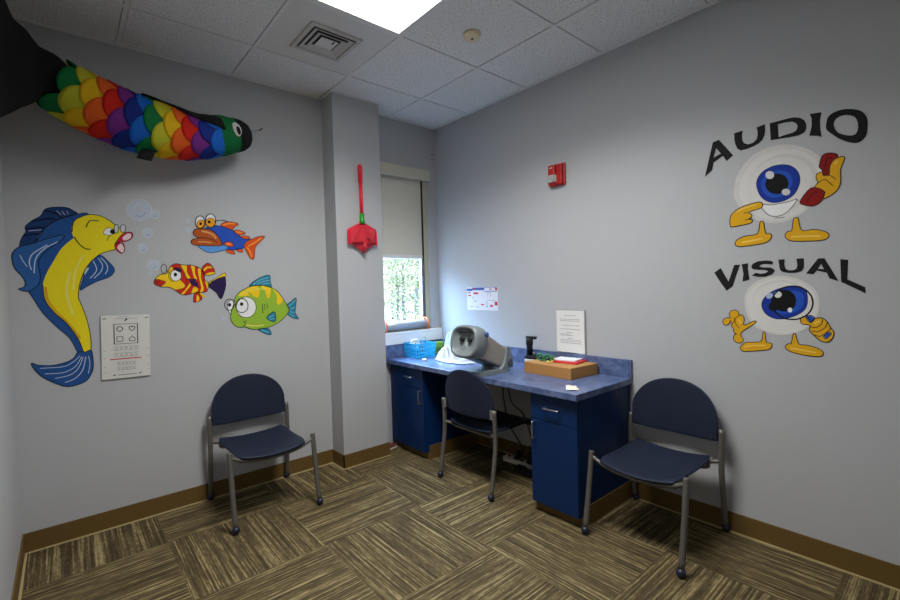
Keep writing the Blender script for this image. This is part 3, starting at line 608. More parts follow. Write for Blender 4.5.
   ['f','pupil_black',2.6,[[(-.012,.286),(-.011,.271),(-.007,.258),(.002,.247),(.014,.24),(.027,.237),(.042,.24),(.056,.247),(.067,.258),(.075,.271),(.08,.287),(.079,.302),(.074,.316),(.065,.327),(.053,.334),(.039,.336),(.025,.333),(.011,.326),(.0,.315),(-.008,.301)]]],
   ['f','ball_white',2.9,[[(.044,.331),(.048,.319),(.059,.315),(.07,.319),(.078,.331),(.078,.344),(.07,.352),(.058,.352),(.048,.344)]]],
   ['f','ball_grey',2.9,[[(-.019,.238),(-.015,.229),(-.005,.225),(.006,.229),(.013,.238),(.013,.249),(.006,.256),(-.005,.256),(-.015,.249)]]],
  ]),
  ('mouth', [
   ['f','white',1.9,[[(.099,.197),(.059,.19),(.025,.191),(-.014,.194),(-.044,.201),(-.03,.173),(.002,.14),(.042,.132),(.076,.151)]]],
   ['l','ink',2.3,.003,[(.099,.197),(.059,.19),(.025,.191),(-.014,.194),(-.044,.201),(-.03,.173),(.002,.14),(.042,.132),(.076,.151)],True],
   ['l','ink',2.3,.003,[(.042,.123),(.003,.124)],False],
   ['l','ink',2.3,.003,[(-.039,.204),(-.05,.193)],False],
  ]),
  ('hand', [
   ['f','mustard',2.5,[[(.234,.14),(.225,.17),(.189,.195),(.142,.208),(.103,.211),(.092,.198),(.097,.181),(.131,.173),(.151,.167),(.138,.154),(.138,.143),(.15,.134),(.136,.129),(.137,.116),(.154,.11),(.196,.105),(.229,.104),(.234,.123)]]],
   ['l','ink',3,.0042,[(.234,.14),(.225,.17),(.189,.195),(.142,.208),(.103,.211),(.092,.198),(.097,.181),(.131,.173),(.151,.167),(.138,.154),(.138,.143),(.15,.134),(.136,.129),(.137,.116),(.154,.11),(.196,.105),(.229,.104),(.234,.123)],True],
   ['l','ink',3,.0036,[(.172,.165),(.151,.167)],False],
   ['l','ink',3,.0036,[(.167,.131),(.15,.133),(.14,.139)],False],
   ['l','light_mustard',2.8,.0084,[(.201,.18),(.16,.194),(.12,.199)],False],
  ]),
  ('hand', [
   ['f','mustard',2.6,[[(-.115,.28),(-.118,.303),(-.136,.307),(-.141,.292),(-.16,.291),(-.163,.326),(-.179,.354),(-.207,.36),(-.213,.347),(-.2,.306),(-.2,.25),(-.187,.216),(-.161,.194),(-.137,.188),(-.146,.214),(-.126,.235),(-.107,.239),(-.121,.265)]]],
   ['l','ink',3.1,.0035,[(-.115,.28),(-.118,.303),(-.136,.307),(-.141,.292),(-.16,.291),(-.163,.326),(-.179,.354),(-.207,.36),(-.213,.347),(-.2,.306),(-.2,.25),(-.187,.216),(-.161,.194),(-.137,.188),(-.146,.214),(-.126,.235),(-.107,.239),(-.121,.265)],True],
   ['l','ink',3.1,.003,[(-.12,.259),(-.142,.273),(-.156,.262),(-.174,.238)],False],
   ['l','ink',3.1,.003,[(-.141,.291),(-.165,.285),(-.183,.265)],False],
   ['l','light_mustard',2.9,.008,[(-.18,.334),(-.19,.344)],False],
  ]),
  ('telephone', [
   ['f','phone_red',2.4,[[(-.126,.338),(-.136,.377),(-.155,.387),(-.184,.377),(-.19,.36),(-.174,.327),(-.163,.285),(-.139,.298),(-.137,.315),(-.128,.328)]]],
   ['l','ink',2.55,.0035,[(-.126,.338),(-.136,.377),(-.155,.387),(-.184,.377),(-.19,.36),(-.174,.327),(-.163,.285),(-.139,.298),(-.137,.315),(-.128,.328)],True],
   ['f','phone_red',3.2,[[(-.056,.189),(-.093,.241),(-.126,.235),(-.145,.211),(-.129,.173),(-.103,.16),(-.07,.17)]]],
   ['l','ink',3.6,.0035,[(-.056,.189),(-.093,.241),(-.126,.235),(-.145,.211),(-.129,.173),(-.103,.16),(-.07,.17)],True],
   ['l','dark_red',3.5,.005,[(-.08,.181),(-.103,.218),(-.12,.22)],False],
   ['l','dark_red',2.5,.005,[(-.146,.317),(-.152,.357),(-.171,.364)],False],
  ]),
  ('foot', [
   ['f','mustard',2,[[(.103,.11),(.095,.116),(.088,.108),(.079,.055),(.061,.051),(.056,.035),(.079,.01),(.138,.002),(.19,.0),(.212,.013),(.202,.035),(.166,.051),(.115,.057)]]],
   ['l','ink',2.4,.0042,[(.103,.11),(.095,.116),(.088,.108),(.079,.055),(.061,.051),(.056,.035),(.079,.01),(.138,.002),(.19,.0),(.212,.013),(.202,.035),(.166,.051),(.115,.057)],True],
   ['l','light_mustard',2.3,.009,[(.184,.019),(.132,.026),(.093,.031)],False],
  ]),
  ('foot', [
   ['f','mustard',2,[[(-.031,.111),(-.041,.114),(-.049,.109),(-.062,.055),(-.109,.053),(-.148,.038),(-.16,.019),(-.142,.002),(-.083,.002),(-.021,.009),(.002,.033),(-.007,.054),(-.024,.059)]]],
   ['l','ink',2.4,.0035,[(-.031,.111),(-.041,.114),(-.049,.109),(-.062,.055),(-.109,.053),(-.148,.038),(-.16,.019),(-.142,.002),(-.083,.002),(-.021,.009),(.002,.033),(-.007,.054),(-.024,.059)],True],
   ['l','light_mustard',2.3,.0075,[(-.021,.027),(-.083,.025),(-.129,.02)],False],
  ]),
 ]),
 ('painted_character', 'painted eyeball figure looking through a magnifying glass under the word VISUAL', 'wall painting', None, 'right', (-2.131, 0.955), [
  ('eyeball', [
   ['f','ball_grey',1,[[(.144,.247),(.134,.305),(.092,.353),(.028,.376),(-.032,.375),(-.09,.353),(-.138,.311),(-.155,.259),(-.153,.21),(-.129,.154),(-.081,.112),(-.022,.092),(.039,.099),(.097,.128),(.13,.181)]]],
   ['f','ball_white',1.3,[[(.132,.243),(.123,.297),(.084,.341),(.025,.363),(-.031,.363),(-.085,.342),(-.129,.303),(-.146,.255),(-.144,.209),(-.122,.157),(-.076,.117),(-.022,.099),(.035,.106),(.089,.133),(.119,.182)]]],
   ['f','ball_grey',1.5,[[(.107,.253),(.099,.299),(.066,.337),(.016,.357),(-.032,.356),(-.078,.338),(-.117,.305),(-.131,.263),(-.129,.223),(-.11,.179),(-.071,.145),(-.024,.13),(.024,.136),(.071,.159),(.096,.202)]]],
   ['f','ball_white',1.7,[[(.104,.244),(.097,.289),(.065,.325),(.017,.344),(-.029,.344),(-.074,.327),(-.112,.295),(-.126,.255),(-.124,.216),(-.105,.173),(-.067,.14),(-.022,.126),(.025,.131),(.069,.154),(.094,.195)]]],
  ]),
  ('iris', [
   ['f','iris_blue',2,[[(.069,.237),(.056,.274),(.02,.306),(-.032,.326),(-.074,.328),(-.102,.31),(-.111,.274),(-.106,.229),(-.081,.198),(-.031,.174),(.016,.172),(.054,.196)]]],
   ['f','royal_blue',2.2,[[(.027,.242),(.018,.268),(-.007,.289),(-.043,.304),(-.072,.306),(-.092,.293),(-.098,.268),(-.094,.236),(-.077,.214),(-.042,.198),(-.009,.197),(.017,.214)]]],
   ['l','navy',2.4,.003,[(.069,.237),(.056,.274),(.02,.306),(-.032,.326),(-.074,.328),(-.102,.31),(-.111,.274),(-.106,.229),(-.081,.198),(-.031,.174),(.016,.172),(.054,.196)],True],
  ]),
  ('pupil', [
   ['f','pupil_black',2.6,[[(-.069,.259),(-.067,.245),(-.062,.231),(-.053,.22),(-.041,.212),(-.028,.207),(-.014,.207),(-.001,.211),(.011,.219),(.02,.23),(.026,.244),(.028,.258),(.026,.273),(.02,.287),(.011,.298),(-.001,.306),(-.015,.31),(-.029,.31),(-.042,.306),(-.053,.298),(-.062,.287),(-.067,.273)]]],
   ['f','pupil_black',2.65,[[(.04,.235),(.022,.254),(-.002,.238),(.012,.206),(.036,.216)]]],
   ['f','ball_white',3,[[(-.013,.288),(-.01,.279),(-.002,.273),(.007,.273),(.015,.279),(.018,.288),(.015,.297),(.007,.303),(-.002,.303),(-.01,.297)]]],
   ['f','white',3,[[(-.054,.215),(-.052,.207),(-.047,.203),(-.04,.205),(-.036,.211),(-.036,.218),(-.04,.224),(-.047,.226),(-.052,.222)]]],
   ['f','pale_sky',2.9,[[(.023,.29),(.023,.281),(.029,.272),(.038,.268),(.047,.27),(.05,.277),(.047,.287),(.039,.294),(.029,.295)]]],
  ]),
  ('magnifying_glass', [
   ['l','ink',3.2,.0066,[(-.131,.249),(-.129,.232),(-.124,.216),(-.115,.201),(-.103,.188),(-.088,.179),(-.072,.172),(-.054,.17),(-.036,.171),(-.019,.176),(-.004,.185),(.009,.198),(.019,.213),(.025,.23),(.027,.248),(.025,.266),(.019,.283),(.009,.298),(-.004,.311),(-.02,.32),(-.037,.326),(-.055,.327),(-.072,.325),(-.088,.319),(-.103,.31),(-.115,.297),(-.124,.283),(-.129,.266)],True],
   ['p','royal_blue',3,[[(-.105,.181),(-.121,.192),(-.138,.18),(-.122,.157)]]],
   ['l','ink',3.2,.003,[(-.105,.181),(-.121,.192),(-.138,.18),(-.122,.157)],True],
  ]),
  ('hand', [
   ['f','mustard',2.8,[[(-.084,.17),(-.094,.185),(-.111,.187),(-.124,.162),(-.137,.176),(-.162,.181),(-.182,.164),(-.195,.136),(-.205,.119),(-.202,.095),(-.187,.074),(-.162,.074),(-.137,.097),(-.118,.122),(-.121,.142),(-.111,.148),(-.092,.15)]]],
   ['l','ink',3.3,.004,[(-.084,.17),(-.094,.185),(-.111,.187),(-.124,.162),(-.137,.176),(-.162,.181),(-.182,.164),(-.195,.136),(-.205,.119),(-.202,.095),(-.187,.074),(-.162,.074),(-.137,.097),(-.118,.122),(-.121,.142),(-.111,.148),(-.092,.15)],True],
   ['l','ink',3.3,.0035,[(-.122,.139),(-.142,.136),(-.162,.153),(-.166,.176)],False],
   ['l','ink',3.3,.0035,[(-.126,.121),(-.147,.117),(-.175,.138),(-.182,.161)],False],
   ['l','ink',3.3,.0035,[(-.137,.102),(-.157,.097),(-.182,.119),(-.195,.136)],False],
   ['p','royal_blue',3.4,[[(-.169,.098),(-.188,.118),(-.196,.11),(-.178,.087)]]],
   ['l','ink',3.7,.0025,[(-.169,.098),(-.188,.118),(-.196,.11),(-.178,.087)],True],
   ['l','light_mustard',3.1,.008,[(-.134,.155),(-.155,.166)],False],
  ]),
  ('hand', [
   ['f','mustard',2.5,[[(.193,.068),(.19,.081),(.182,.087),(.192,.096),(.193,.114),(.203,.125),(.199,.138),(.209,.154),(.21,.14),(.228,.129),(.242,.142),(.238,.16),(.219,.169),(.208,.167),(.212,.188),(.203,.204),(.187,.209),(.171,.202),(.168,.184),(.153,.185),(.144,.164),(.147,.133),(.105,.155),(.093,.155),(.1,.143),(.148,.106),(.159,.092),(.159,.077),(.149,.057),(.159,.044),(.177,.041),(.191,.053)]]],
   ['l','ink',3,.0035,[(.193,.068),(.19,.081),(.182,.087),(.192,.096),(.193,.114),(.203,.125),(.199,.138),(.209,.154),(.21,.14),(.228,.129),(.242,.142),(.238,.16),(.219,.169),(.208,.167),(.212,.188),(.203,.204),(.187,.209),(.171,.202),(.168,.184),(.153,.185),(.144,.164),(.147,.133),(.105,.155),(.093,.155),(.1,.143),(.148,.106),(.159,.092),(.159,.077),(.149,.057),(.159,.044),(.177,.041),(.191,.053)],True],
   ['l','ink',3,.003,[(.198,.138),(.187,.156),(.192,.171)],False],
   ['l','ink',3,.003,[(.166,.182),(.184,.165),(.182,.138),(.166,.115)],False],
   ['l','ink',3,.003,[(.19,.081),(.177,.088)],False],
   ['l','light_mustard',2.8,.0075,[(.169,.163),(.161,.139)],False],
  ]),
  ('foot', [
   ['f','mustard',2,[[(.064,.099),(.06,.105),(.055,.099),(.051,.055),(.032,.051),(.028,.037),(.042,.018),(.091,.008),(.146,.0),(.162,.011),(.159,.026),(.136,.046),(.075,.056)]]],
   ['l','ink',2.4,.0035,[(.064,.099),(.06,.105),(.055,.099),(.051,.055),(.032,.051),(.028,.037),(.042,.018),(.091,.008),(.146,.0),(.162,.011),(.159,.026),(.136,.046),(.075,.056)],True],
   ['l','light_mustard',2.3,.0075,[(.146,.024),(.1,.034),(.056,.037)],False],
  ]),
  ('foot', [
   ['f','mustard',2,[[(-.056,.098),(-.061,.104),(-.066,.099),(-.079,.056),(-.11,.052),(-.152,.039),(-.168,.021),(-.157,.004),(-.116,.003),(-.062,.011),(-.032,.025),(-.026,.04),(-.037,.053),(-.049,.057)]]],
   ['l','ink',2.4,.0035,[(-.056,.098),(-.061,.104),(-.066,.099),(-.079,.056),(-.11,.052),(-.152,.039),(-.168,.021),(-.157,.004),(-.116,.003),(-.062,.011),(-.032,.025),(-.026,.04),(-.037,.053),(-.049,.057)],True],
   ['l','light_mustard',2.3,.0075,[(-.046,.033),(-.095,.027),(-.142,.02)],False],
  ]),
 ]),
]
# ================================================================== THE ROOM
M_WALL = mat('grey_wall_paint', WALLC, .55, bump=.08, bscale=350, var=.015, spec=.3)
M_TILE = tile_mat()
M_GRID = mat('ceiling_grid_paint', (226, 226, 224), .5, var=.01)
M_GAP = mat('ceiling_gap_shadow', (70, 70, 70), .9)
M_BASE = mat('tan_vinyl_base', (105, 82, 43), .5, var=.04, spec=.3)
M_LIP = mat('tan_carpet_edge', (176, 158, 112), .7)
M_WHITE = mat('white_plastic', (226, 226, 224), .4, var=.02)
M_CREAM = mat('cream_metal', (203, 198, 178), .4, var=.02)
M_BLACK = mat('black_plastic', (20, 20, 21), .45)
M_STEEL = mat('brushed_steel', (200, 200, 200), .3, 1)
M_LAM = laminate_mat()
M_CAB = mat('cobalt_cabinet_laminate', (8, 42, 88), .42, var=.04, vscale=6, spec=.28)

b = MB().box(XL - .1, XR + .1, YF - .1, YB + .1, -.1, 0)
structure(b.build('floor', carpet_mat()))

# ceiling: grid of lay-in tiles on tee bars
U = .6096
c = MB(); c.box(XL - .1, XR + .1, YF - .1, YB + .1, H + .03, H + .1, 2)
BW = .0105
skip = {(-1, 0), (-1, 1), (-1, 2)}      # register tile and the two troffer bays  (i, j): x from i*U, y from -(j+1)*U
for i in range(-3, 2):
    for j in range(-1, 6):
        if (i, j) in skip: continue
        x0, x1 = max(i * U + BW + .003, XL + .02), min((i + 1) * U - BW - .003, XR - .02)
        y0, y1 = max(-(j + 1) * U + BW + .003, YF + .02), min(-j * U - BW - .003, YB - .02)
        if x1 - x0 > .02 and y1 - y0 > .02: c.box(x0, x1, y0, y1, H + .004, H + .02, 0)
for i in range(-2, 2): c.box(i * U - BW, i * U + BW, YF, YB, H, H + .012, 1)
for j in range(0, 6):
    for i in range(-3, 2):
        x0, x1 = max(i * U + BW, XL), min((i + 1) * U - BW, XR)
        if (i, j) == (-1, 2): continue
        c.box(x0, x1, -j * U - BW, -j * U + BW, H, H + .012, 1)
for bx in ((XL, XR, YB - .022, YB), (XL, XR, YF, YF + .022), (XL, XL + .022, YF, YB), (XR - .022, XR, YF, YB), (CXL - .02, CXR + .02, CYF - .02, YB)):
    c.box(*bx, H - .001, H + .012, 1)
structure(c.build('ceiling', [M_TILE, M_GRID, M_GAP]))

# window opening in the back wall
WX0, WX1, WZ0, WZ1 = .40, 1.003, .953, 2.368
wb = MB()
wb.box(XL - .1, WX0, YB, YB + .16, 0, H + .05); wb.box(WX1, XR + .1, YB, YB + .16, 0, H + .05)
wb.box(WX0, WX1, YB, YB + .16, 0, WZ0 - .02); wb.box(WX0, WX1, YB, YB + .16, WZ1, H + .05)
wb.box(CXL, CXR, CYF, YB, 0, H + .05)
structure(wb.build('wall_back', M_WALL))
structure(MB().box(XR, XR + .1, YF - .1, YB, 0, H + .05).build('wall_right', M_WALL))
structure(MB().box(XL - .1, XL, YF - .1, YB, 0, H + .05).build('wall_left', M_WALL))
structure(MB().box(XL, XR, YF - .1, YF, 0, H + .05).build('wall_front', M_WALL))

def base_run(name, x0, y0, x1, y1, nx, ny):
    """vinyl cove base along a wall run, with the pale carpet edge at its foot"""
    t = .007
    b = MB(); lx0, lx1 = sorted((x0, x1)); ly0, ly1 = sorted((y0, y1))
    def bx(th, z0, z1, mi):
        b.box(min(lx0, lx0 + nx * th), max(lx1, lx1 + nx * th), min(ly0, ly0 + ny * th), max(ly1, ly1 + ny * th), z0, z1, mi)
    bx(t, 0, HB, 0); bx(.016, 0, .006, 1)
    return structure(b.build(name, [M_BASE, M_LIP]))
base_run('baseboard_left', XL, YF, XL, YB, 1, 0)
base_run('baseboard_back', XL + .007, YB, CXL - .007, YB, 0, -1)
bp = MB()
bp.box(CXL - .007, CXL, CYF - .007, YB, 0, HB); bp.box(CXL - .007, CXR + .007, CYF - .007, CYF, 0, HB); bp.box(CXR, CXR + .007, CYF, YB, 0, HB)
bp.box(CXL - .014, CXL - .007, CYF - .014, YB - .016, 0, .005, 1); bp.box(CXL - .007, CXR + .014, CYF - .014, CYF - .007, 0, .005, 1)
structure(bp.build('baseboard_pier', [M_BASE, M_LIP]))
base_run('baseboard_right', XR, YF + .01, XR, -1.386, -1, 0)
base_run('baseboard_kneehole', XR, -1.05, XR, -.03, -1, 0)
base_run('baseboard_front', XL + .01, YF, XR - .01, YF, 0, 1)

# window
w = structure(bpy.data.objects.new('window_1', None)); COL.objects.link(w); w.location = (WX0, YB, WZ0)
M_FRAME = mat('dark_window_gasket', (11, 11, 12), .6, spec=.2)
M_SASH = mat('pale_window_frame', (214, 212, 202), .35)
f = MB(); GX1 = .575; gy = .055                      # glass edge (local)
f.box(GX1 + .012, WX1 - WX0, gy - .01, gy + .05, 0, WZ1 - WZ0, 0); f.box(0, GX1 + .012, gy - .01, gy + .04, 0, .07, 0); f.box(0, GX1 + .012, gy - .01, gy + .04, WZ1 - WZ0 - .06, WZ1 - WZ0, 0)
f.build('window_frame', M_SASH, w)
MB().box(GX1 - .006, GX1 + .012, gy - .008, gy + .02, .07, WZ1 - WZ0 - .06).build('gasket', M_FRAME, w)
MB().box(0, GX1, gy + .008, gy + .014, .07, WZ1 - WZ0 - .06).build('glass', clear_mat('window_glass', (255, 255, 255), .05, .02), w)
sl = MB().box(WX0 - .003, XR, YB - .030, YB + .16, WZ0 - .022, WZ0, bev=.003); sl.box(WX0 - .003, XR, YB - .0295, YB, CT + .112, WZ0 - .022)
structure(sl.build('window_sill', mat('white_sill_paint', (236, 236, 232), .35, var=.01)))

r = empty('roller_shade', (.705, YB + .02, 2.28), 'half lowered grey roller shade in the window behind the pier', 'window shade')
MB().box(-.305, .300, -.06, -.007, -.010, .082, bev=.004).build('cassette', M_CREAM, r)
M_CLOTH = mat('grey_shade_cloth', (216, 211, 194), .85, bump=.2, bscale=900, var=.02)
MB().box(-.30, .246, .0115, .014, -.672, .07).build('fabric', M_CLOTH, r)
sc_ = MB().box(.242, .249, -.004, .03, -1.31, .06, 1); sc_.box(.249, .297, -.006, .03, -1.31, .06, 0); sc_.build('side_channel', [mat('champagne_channel', (186, 180, 156), .4, var=.02), M_FRAME], r)
MB().box(-.30, .241, .004, .022, -.70, -.67, bev=.003).build('bottom_bar', M_WHITE, r)

# ------------------------------------------------------------------ light fitting, register, detector
LX0, LX1, LY0, LY1 = -U + BW, -BW, -U * LN + BW, -U - BW
t = empty('ceiling_light', (-.305, (LY0 + LY1) / 2, H), 'bright recessed rectangular ceiling light panel', 'ceiling light')
hx, hy = (LX1 - LX0) / 2, (LY1 - LY0) / 2
f = MB()
for q in ((-hx, hx, -hy, -hy + .018), (-hx, hx, hy - .018, hy), (-hx, -hx + .018, -hy + .018, hy - .018), (hx - .018, hx, -hy + .018, hy - .018)): f.box(*q, .0, .02)
f.build('frame', M_GRID, t)
MB().box(-hx + .018, hx - .018, -hy + .018, hy - .018, .004, .012).build('diffuser', emit_mat('lit_diffuser', (1, 1, .99, 1), LIGHT), t)
la = bpy.data.lights.new('troffer_lamp', 'AREA'); la.shape = 'RECTANGLE'; la.size = 2 * hx - .04; la.size_y = 2 * hy - .04; la.energy = LAMP; la.spread = math.radians(SPREAD); la.color = (1, 1, .985)
lo_ = bpy.data.objects.new('troffer_lamp', la); COL.objects.link(lo_); lo_.parent = t; lo_.location = (0, 0, .003)

v = empty('ceiling_vent', (-.305, -.305, H), 'square four-way air vent set in a plain ceiling panel', 'air vent')
MB().box(-U / 2 + BW + .002, U / 2 - BW - .002, -U / 2 + BW + .002, U / 2 - BW - .002, .002, .014).build('panel', mat('vent_panel_paint', (218, 217, 213), .5, var=.03), v)
M_VENT = mat('vent_louvre_paint', (196, 194, 188), .45, var=.03)
MB().box(-.147, .147, -.147, .147, -.0005, .001).build('throat', M_BLACK, v)
def sq_ring(mb, a, bo, z0, z1):     # sloping square louvre from half-size a at z0 to half-size bo at z1
    P = lambda h, z: [(-h, -h, z), (h, -h, z), (h, h, z), (-h, h, z)]
    A, B = P(a, z0), P(bo, z1); C2, D = P(a - .004, z0), P(bo - .004, z1)
    vs = A + B + C2 + D; fs = []
    for k in range(4):
        j = (k + 1) % 4
        fs += [(k, j, 4 + j, 4 + k), (8 + k, 8 + j, 12 + j, 12 + k), (k, j, 8 + j, 8 + k), (4 + k, 4 + j, 12 + j, 12 + k)]
    mb.add(vs, fs)
for a_ in (.150, .118, .087):
    m_ = MB(); sq_ring(m_, a_, a_ - .020, -.003 if a_ > .14 else -.010, -.016 if a_ > .14 else -.001)
    if a_ > .14:
        m_ = MB()
        for q in ((-.152, .152, -.152, -.128), (-.152, .152, .128, .152), (-.152, -.128, -.128, .128), (.128, .152, -.128, .128)): m_.box(*q, -.008, .0015)
    m_.build('louvre', M_VENT, v)
MB().box(-.05, .05, -.05, .05, -.009, -.004, bev=.002).build('centre_plate', mat('vent_centre_paint', (222, 220, 216), .4), v)
MB().box(.022, .03, -.045, -.02, -.012, -.009).build('damper_lever', M_BLACK, v)

d = empty('smoke_detector', (.303, -.884, H), 'small round cream detector on the ceiling tile beside the light', 'smoke detector')
MB().lathe([(.048, 0.004), (.048, -.006), (.046, -.018), (.04, -.024), (.0, -.024)], seg=28).build('housing', mat('aged_cream_plastic', (232, 220, 184), .45, var=.02), d)
MB().lathe([(.007, -.024), (.007, -.027), (.0, -.027)], (.0, -.0, 0), seg=12).build('test_button', M_BLACK, d)

# ------------------------------------------------------------------ wall paintings
PAINT = {}
PC = dict(ink=(24, 24, 30), deep_blue=(36, 80, 142), dark_blue=(28, 60, 108), mid_blue=(48, 96, 158), navy=(14, 26, 62), yellow=(234, 214, 30), amber=(205, 160, 24), pale_yellow=(226, 216, 110),
  pale_blue_line=(196, 210, 226), lip_red=(186, 34, 52), pink_white=(232, 205, 208), white=(232, 232, 230), lens_grey=(196, 198, 202), royal_blue=(40, 82, 184), sky_blue=(92, 152, 218),
  brown_orange=(176, 84, 34), tan=(214, 158, 92), dark_brown=(84, 36, 18), eye_orange=(238, 160, 28), orange_red=(216, 84, 26), orange=(242, 146, 60), stripe_red=(196, 44, 26), golden=(240, 200, 30),
  purple_navy=(44, 30, 74), teal=(38, 128, 158), light_teal=(124, 190, 206), leaf_green=(148, 184, 58), dark_green=(60, 92, 24), bubble=(184, 192, 204), bubble_edge=(204, 210, 220), bubble_blue=(150, 172, 206),
  letter_black=(30, 30, 30), ball_grey=(207, 205, 201), ball_white=(216, 214, 210), iris_blue=(28, 56, 150), pupil_black=(22, 22, 22), mustard=(220, 166, 30), light_mustard=(236, 194, 84), phone_red=(136, 26, 22), dark_red=(84, 12, 12), pale_sky=(170, 184, 210))
def paint_mat(k): return mat('wall_paint_' + k, PC[k], .7, var=.05, vscale=30, spec=.15)
def ribbon(pts, wd, closed):
    n = len(pts); vs = []; fs = []
    for i in range(n):
        a = pts[i - 1] if (closed or i) else pts[0]; c_ = pts[(i + 1) % n] if (closed or i < n - 1) else pts[-1]
        dx, dy = c_[0] - a[0], c_[1] - a[1]; l = math.hypot(dx, dy) or 1
        nx, ny = -dy / l * wd / 2, dx / l * wd / 2
        vs += [(pts[i][0] + nx, pts[i][1] + ny), (pts[i][0] - nx, pts[i][1] - ny)]
    for i in range(n if closed else n - 1):
        j = (i + 1) % n; fs.append((2 * i, 2 * i + 1, 2 * j + 1, 2 * j))
    return vs, fs
def mural(name, label, cat, group, wall, o, parts):
    """a painting on the wall: paint films a fraction of a millimetre thick, layer over layer"""
    loc = (o[0], YB - .001, o[1]) if wall == 'back' else (XR - .001, o[0], o[1])
    root = empty(name, loc, label, cat, group)
    for pn, ops in parts:
        mb = MB(); mb.flat = True; cols = []
        for op in ops:
            if op[1] not in cols: cols.append(op[1])
            mi = cols.index(op[1]); dd = -.0003 * op[2]
            if op[0] in 'fp':
                loops = [smooth_path(lp, True, 4) if op[0] == 'f' else lp for lp in op[3]]
                tri = tessellate_polygon([[Vector((p[0], p[1], 0)) for p in lp] for lp in loops])
                vs = [p for lp in loops for p in lp]; fs = [tuple(t_) for t_ in tri]
            else:
                pts = smooth_path(op[4], op[5], 4) if len(op[4]) > 2 else op[4]
                vs, fs = ribbon(pts, op[3], op[5])
            mb.add([(p[0], dd, p[1]) if wall == 'back' else (dd, p[0], p[1]) for p in vs], fs, mi)
        mb.build(pn, [paint_mat(k) for k in cols], root)
for t_ in MURALS: mural(*t_)
# ================================================================== CHAIRS
M_NAVY = mat('navy_chair_plastic', (31, 38, 56), .5, bump=.15, bscale=700, var=.03, spec=.3)
M_LEG = mat('grey_painted_steel', (104, 101, 96), .4, .35, var=.03)
M_GLIDE = mat('navy_glide', (26, 31, 52), .4)
def make_chair(label):
    """facing +y, origin on the floor under the seat's middle"""
    r = empty('side_chair', (0, 0, 0), label, 'chair')
    rows = []
    for i in range(13):
        v = i / 12; row = []
        for j in range(13):
            s = -1 + j / 6
            hw = .205 - .006 * v
            y = -.215 + .43 * v + .026 * v * (1 - s * s)
            z = .408 - .030 * (1 - s * s) * (.6 + .4 * math.sin(PI * v)) - .014 * max(0, (v - .7) / .3) ** 2 - .012 * math.sin(PI * v)
            k = 1 - .06 * max(0, abs(v - .5) * 2 - .75) / .25 * abs(s) ** 4
            row.append((s * hw * k, y, z))
        rows.append(row)
    MB().grid(rows).build('seat', M_NAVY, r, solid=.011, bevel=.003)
    rows = []
    for i in range(15):
        t = i / 14; row = []
        for j in range(25):
            s = math.sin(-PI / 2 + PI * j / 24)
            zb = .478 + .012 * abs(s) ** 3; zt = .585 + .192 * math.sqrt(max(0, 1 - abs(s) ** 2.15))
            z = zb + (zt - zb) * t
            row.append((s * .229, -.213 - .032 * (1 - s * s) - .05 * (z - .5), z))
        rows.append(row)
    bk = MB().grid(rows).build('backrest', M_NAVY, r, solid=.011, bevel=.002, off=0)
    for sx in (-1, 1):
        MB().lathe([(.005, 0), (.005, .003), (0, .003)], (sx * .205, -.2085, .505), (0, 1, 0), seg=10).build('screw', M_BLACK, bk)
    for sx in (-1, 1):
        lg = MB().tube(smooth_path([(sx * .243, .272, .03), (sx * .243, .235, .22), (sx * .242, .206, .405), (sx * .242, .203, .425)], False, 4), .0145, 12)
        lo = lg.build('leg', M_LEG, r)
        MB().ball((sx * .243, .276, .0215), .0215, scale=(1, 1, .98)).build('foot_glide', M_GLIDE, lo)
    for sx in (-1, 1):
        lo = MB().tube(smooth_path([(sx * .245, -.272, .03), (sx * .245, -.246, .18), (sx * .244, -.226, .31), (sx * .243, -.224, .42), (sx * .243, -.229, .548)], False, 4), .0145, 12).build('leg', M_LEG, r)
        MB().ball((sx * .245, -.276, .0215), .0215, scale=(1, 1, .98)).build('foot_glide', M_GLIDE, lo)
        MB().box(sx * .226 - .014, sx * .226 + .014, -.237, -.232, .487, .55, bev=.002).build('bracket', mat('bracket_grey', (134, 130, 122), .4, .3), lo)
    MB().tube(smooth_path([(-.242, .205, .400), (-.168, .204, .366), (-.1, .203, .351), (0, .203, .346), (.1, .203, .351), (.168, .204, .366), (.242, .205, .400)], False, 5), .0105, 10).build('front_rail', M_LEG, r)
    MB().tube(smooth_path([(-.243, -.225, .385), (-.19, -.2, .375), (-.165, -.17, .352), (.165, -.17, .352), (.19, -.2, .375), (.243, -.225, .385)], False, 5), .0105, 10).build('rear_rail', M_LEG, r)
    for sx in (-1, 1):
        MB().box(sx * .175 - .018, sx * .175 + .018, .17, .205, .358, .384, bev=.003).build('seat_clip', M_BLACK, r)
    return r
GR = 'navy stacking chairs'
ch = make_chair('navy plastic chair with grey legs against the wall under the painted fish'); ch['group'] = GR
ch.location = (-.604, .157, 0); ch.rotation_euler.z = PI
copy_thing(ch, (.802, -1.657, 0), PI / 2, 'navy plastic chair beside the desk below the painted eyeball figures', GR)
copy_thing(ch, (.706, -.573, 0), -PI / 2, 'navy plastic chair pushed under the blue desk, its back to the room', GR)

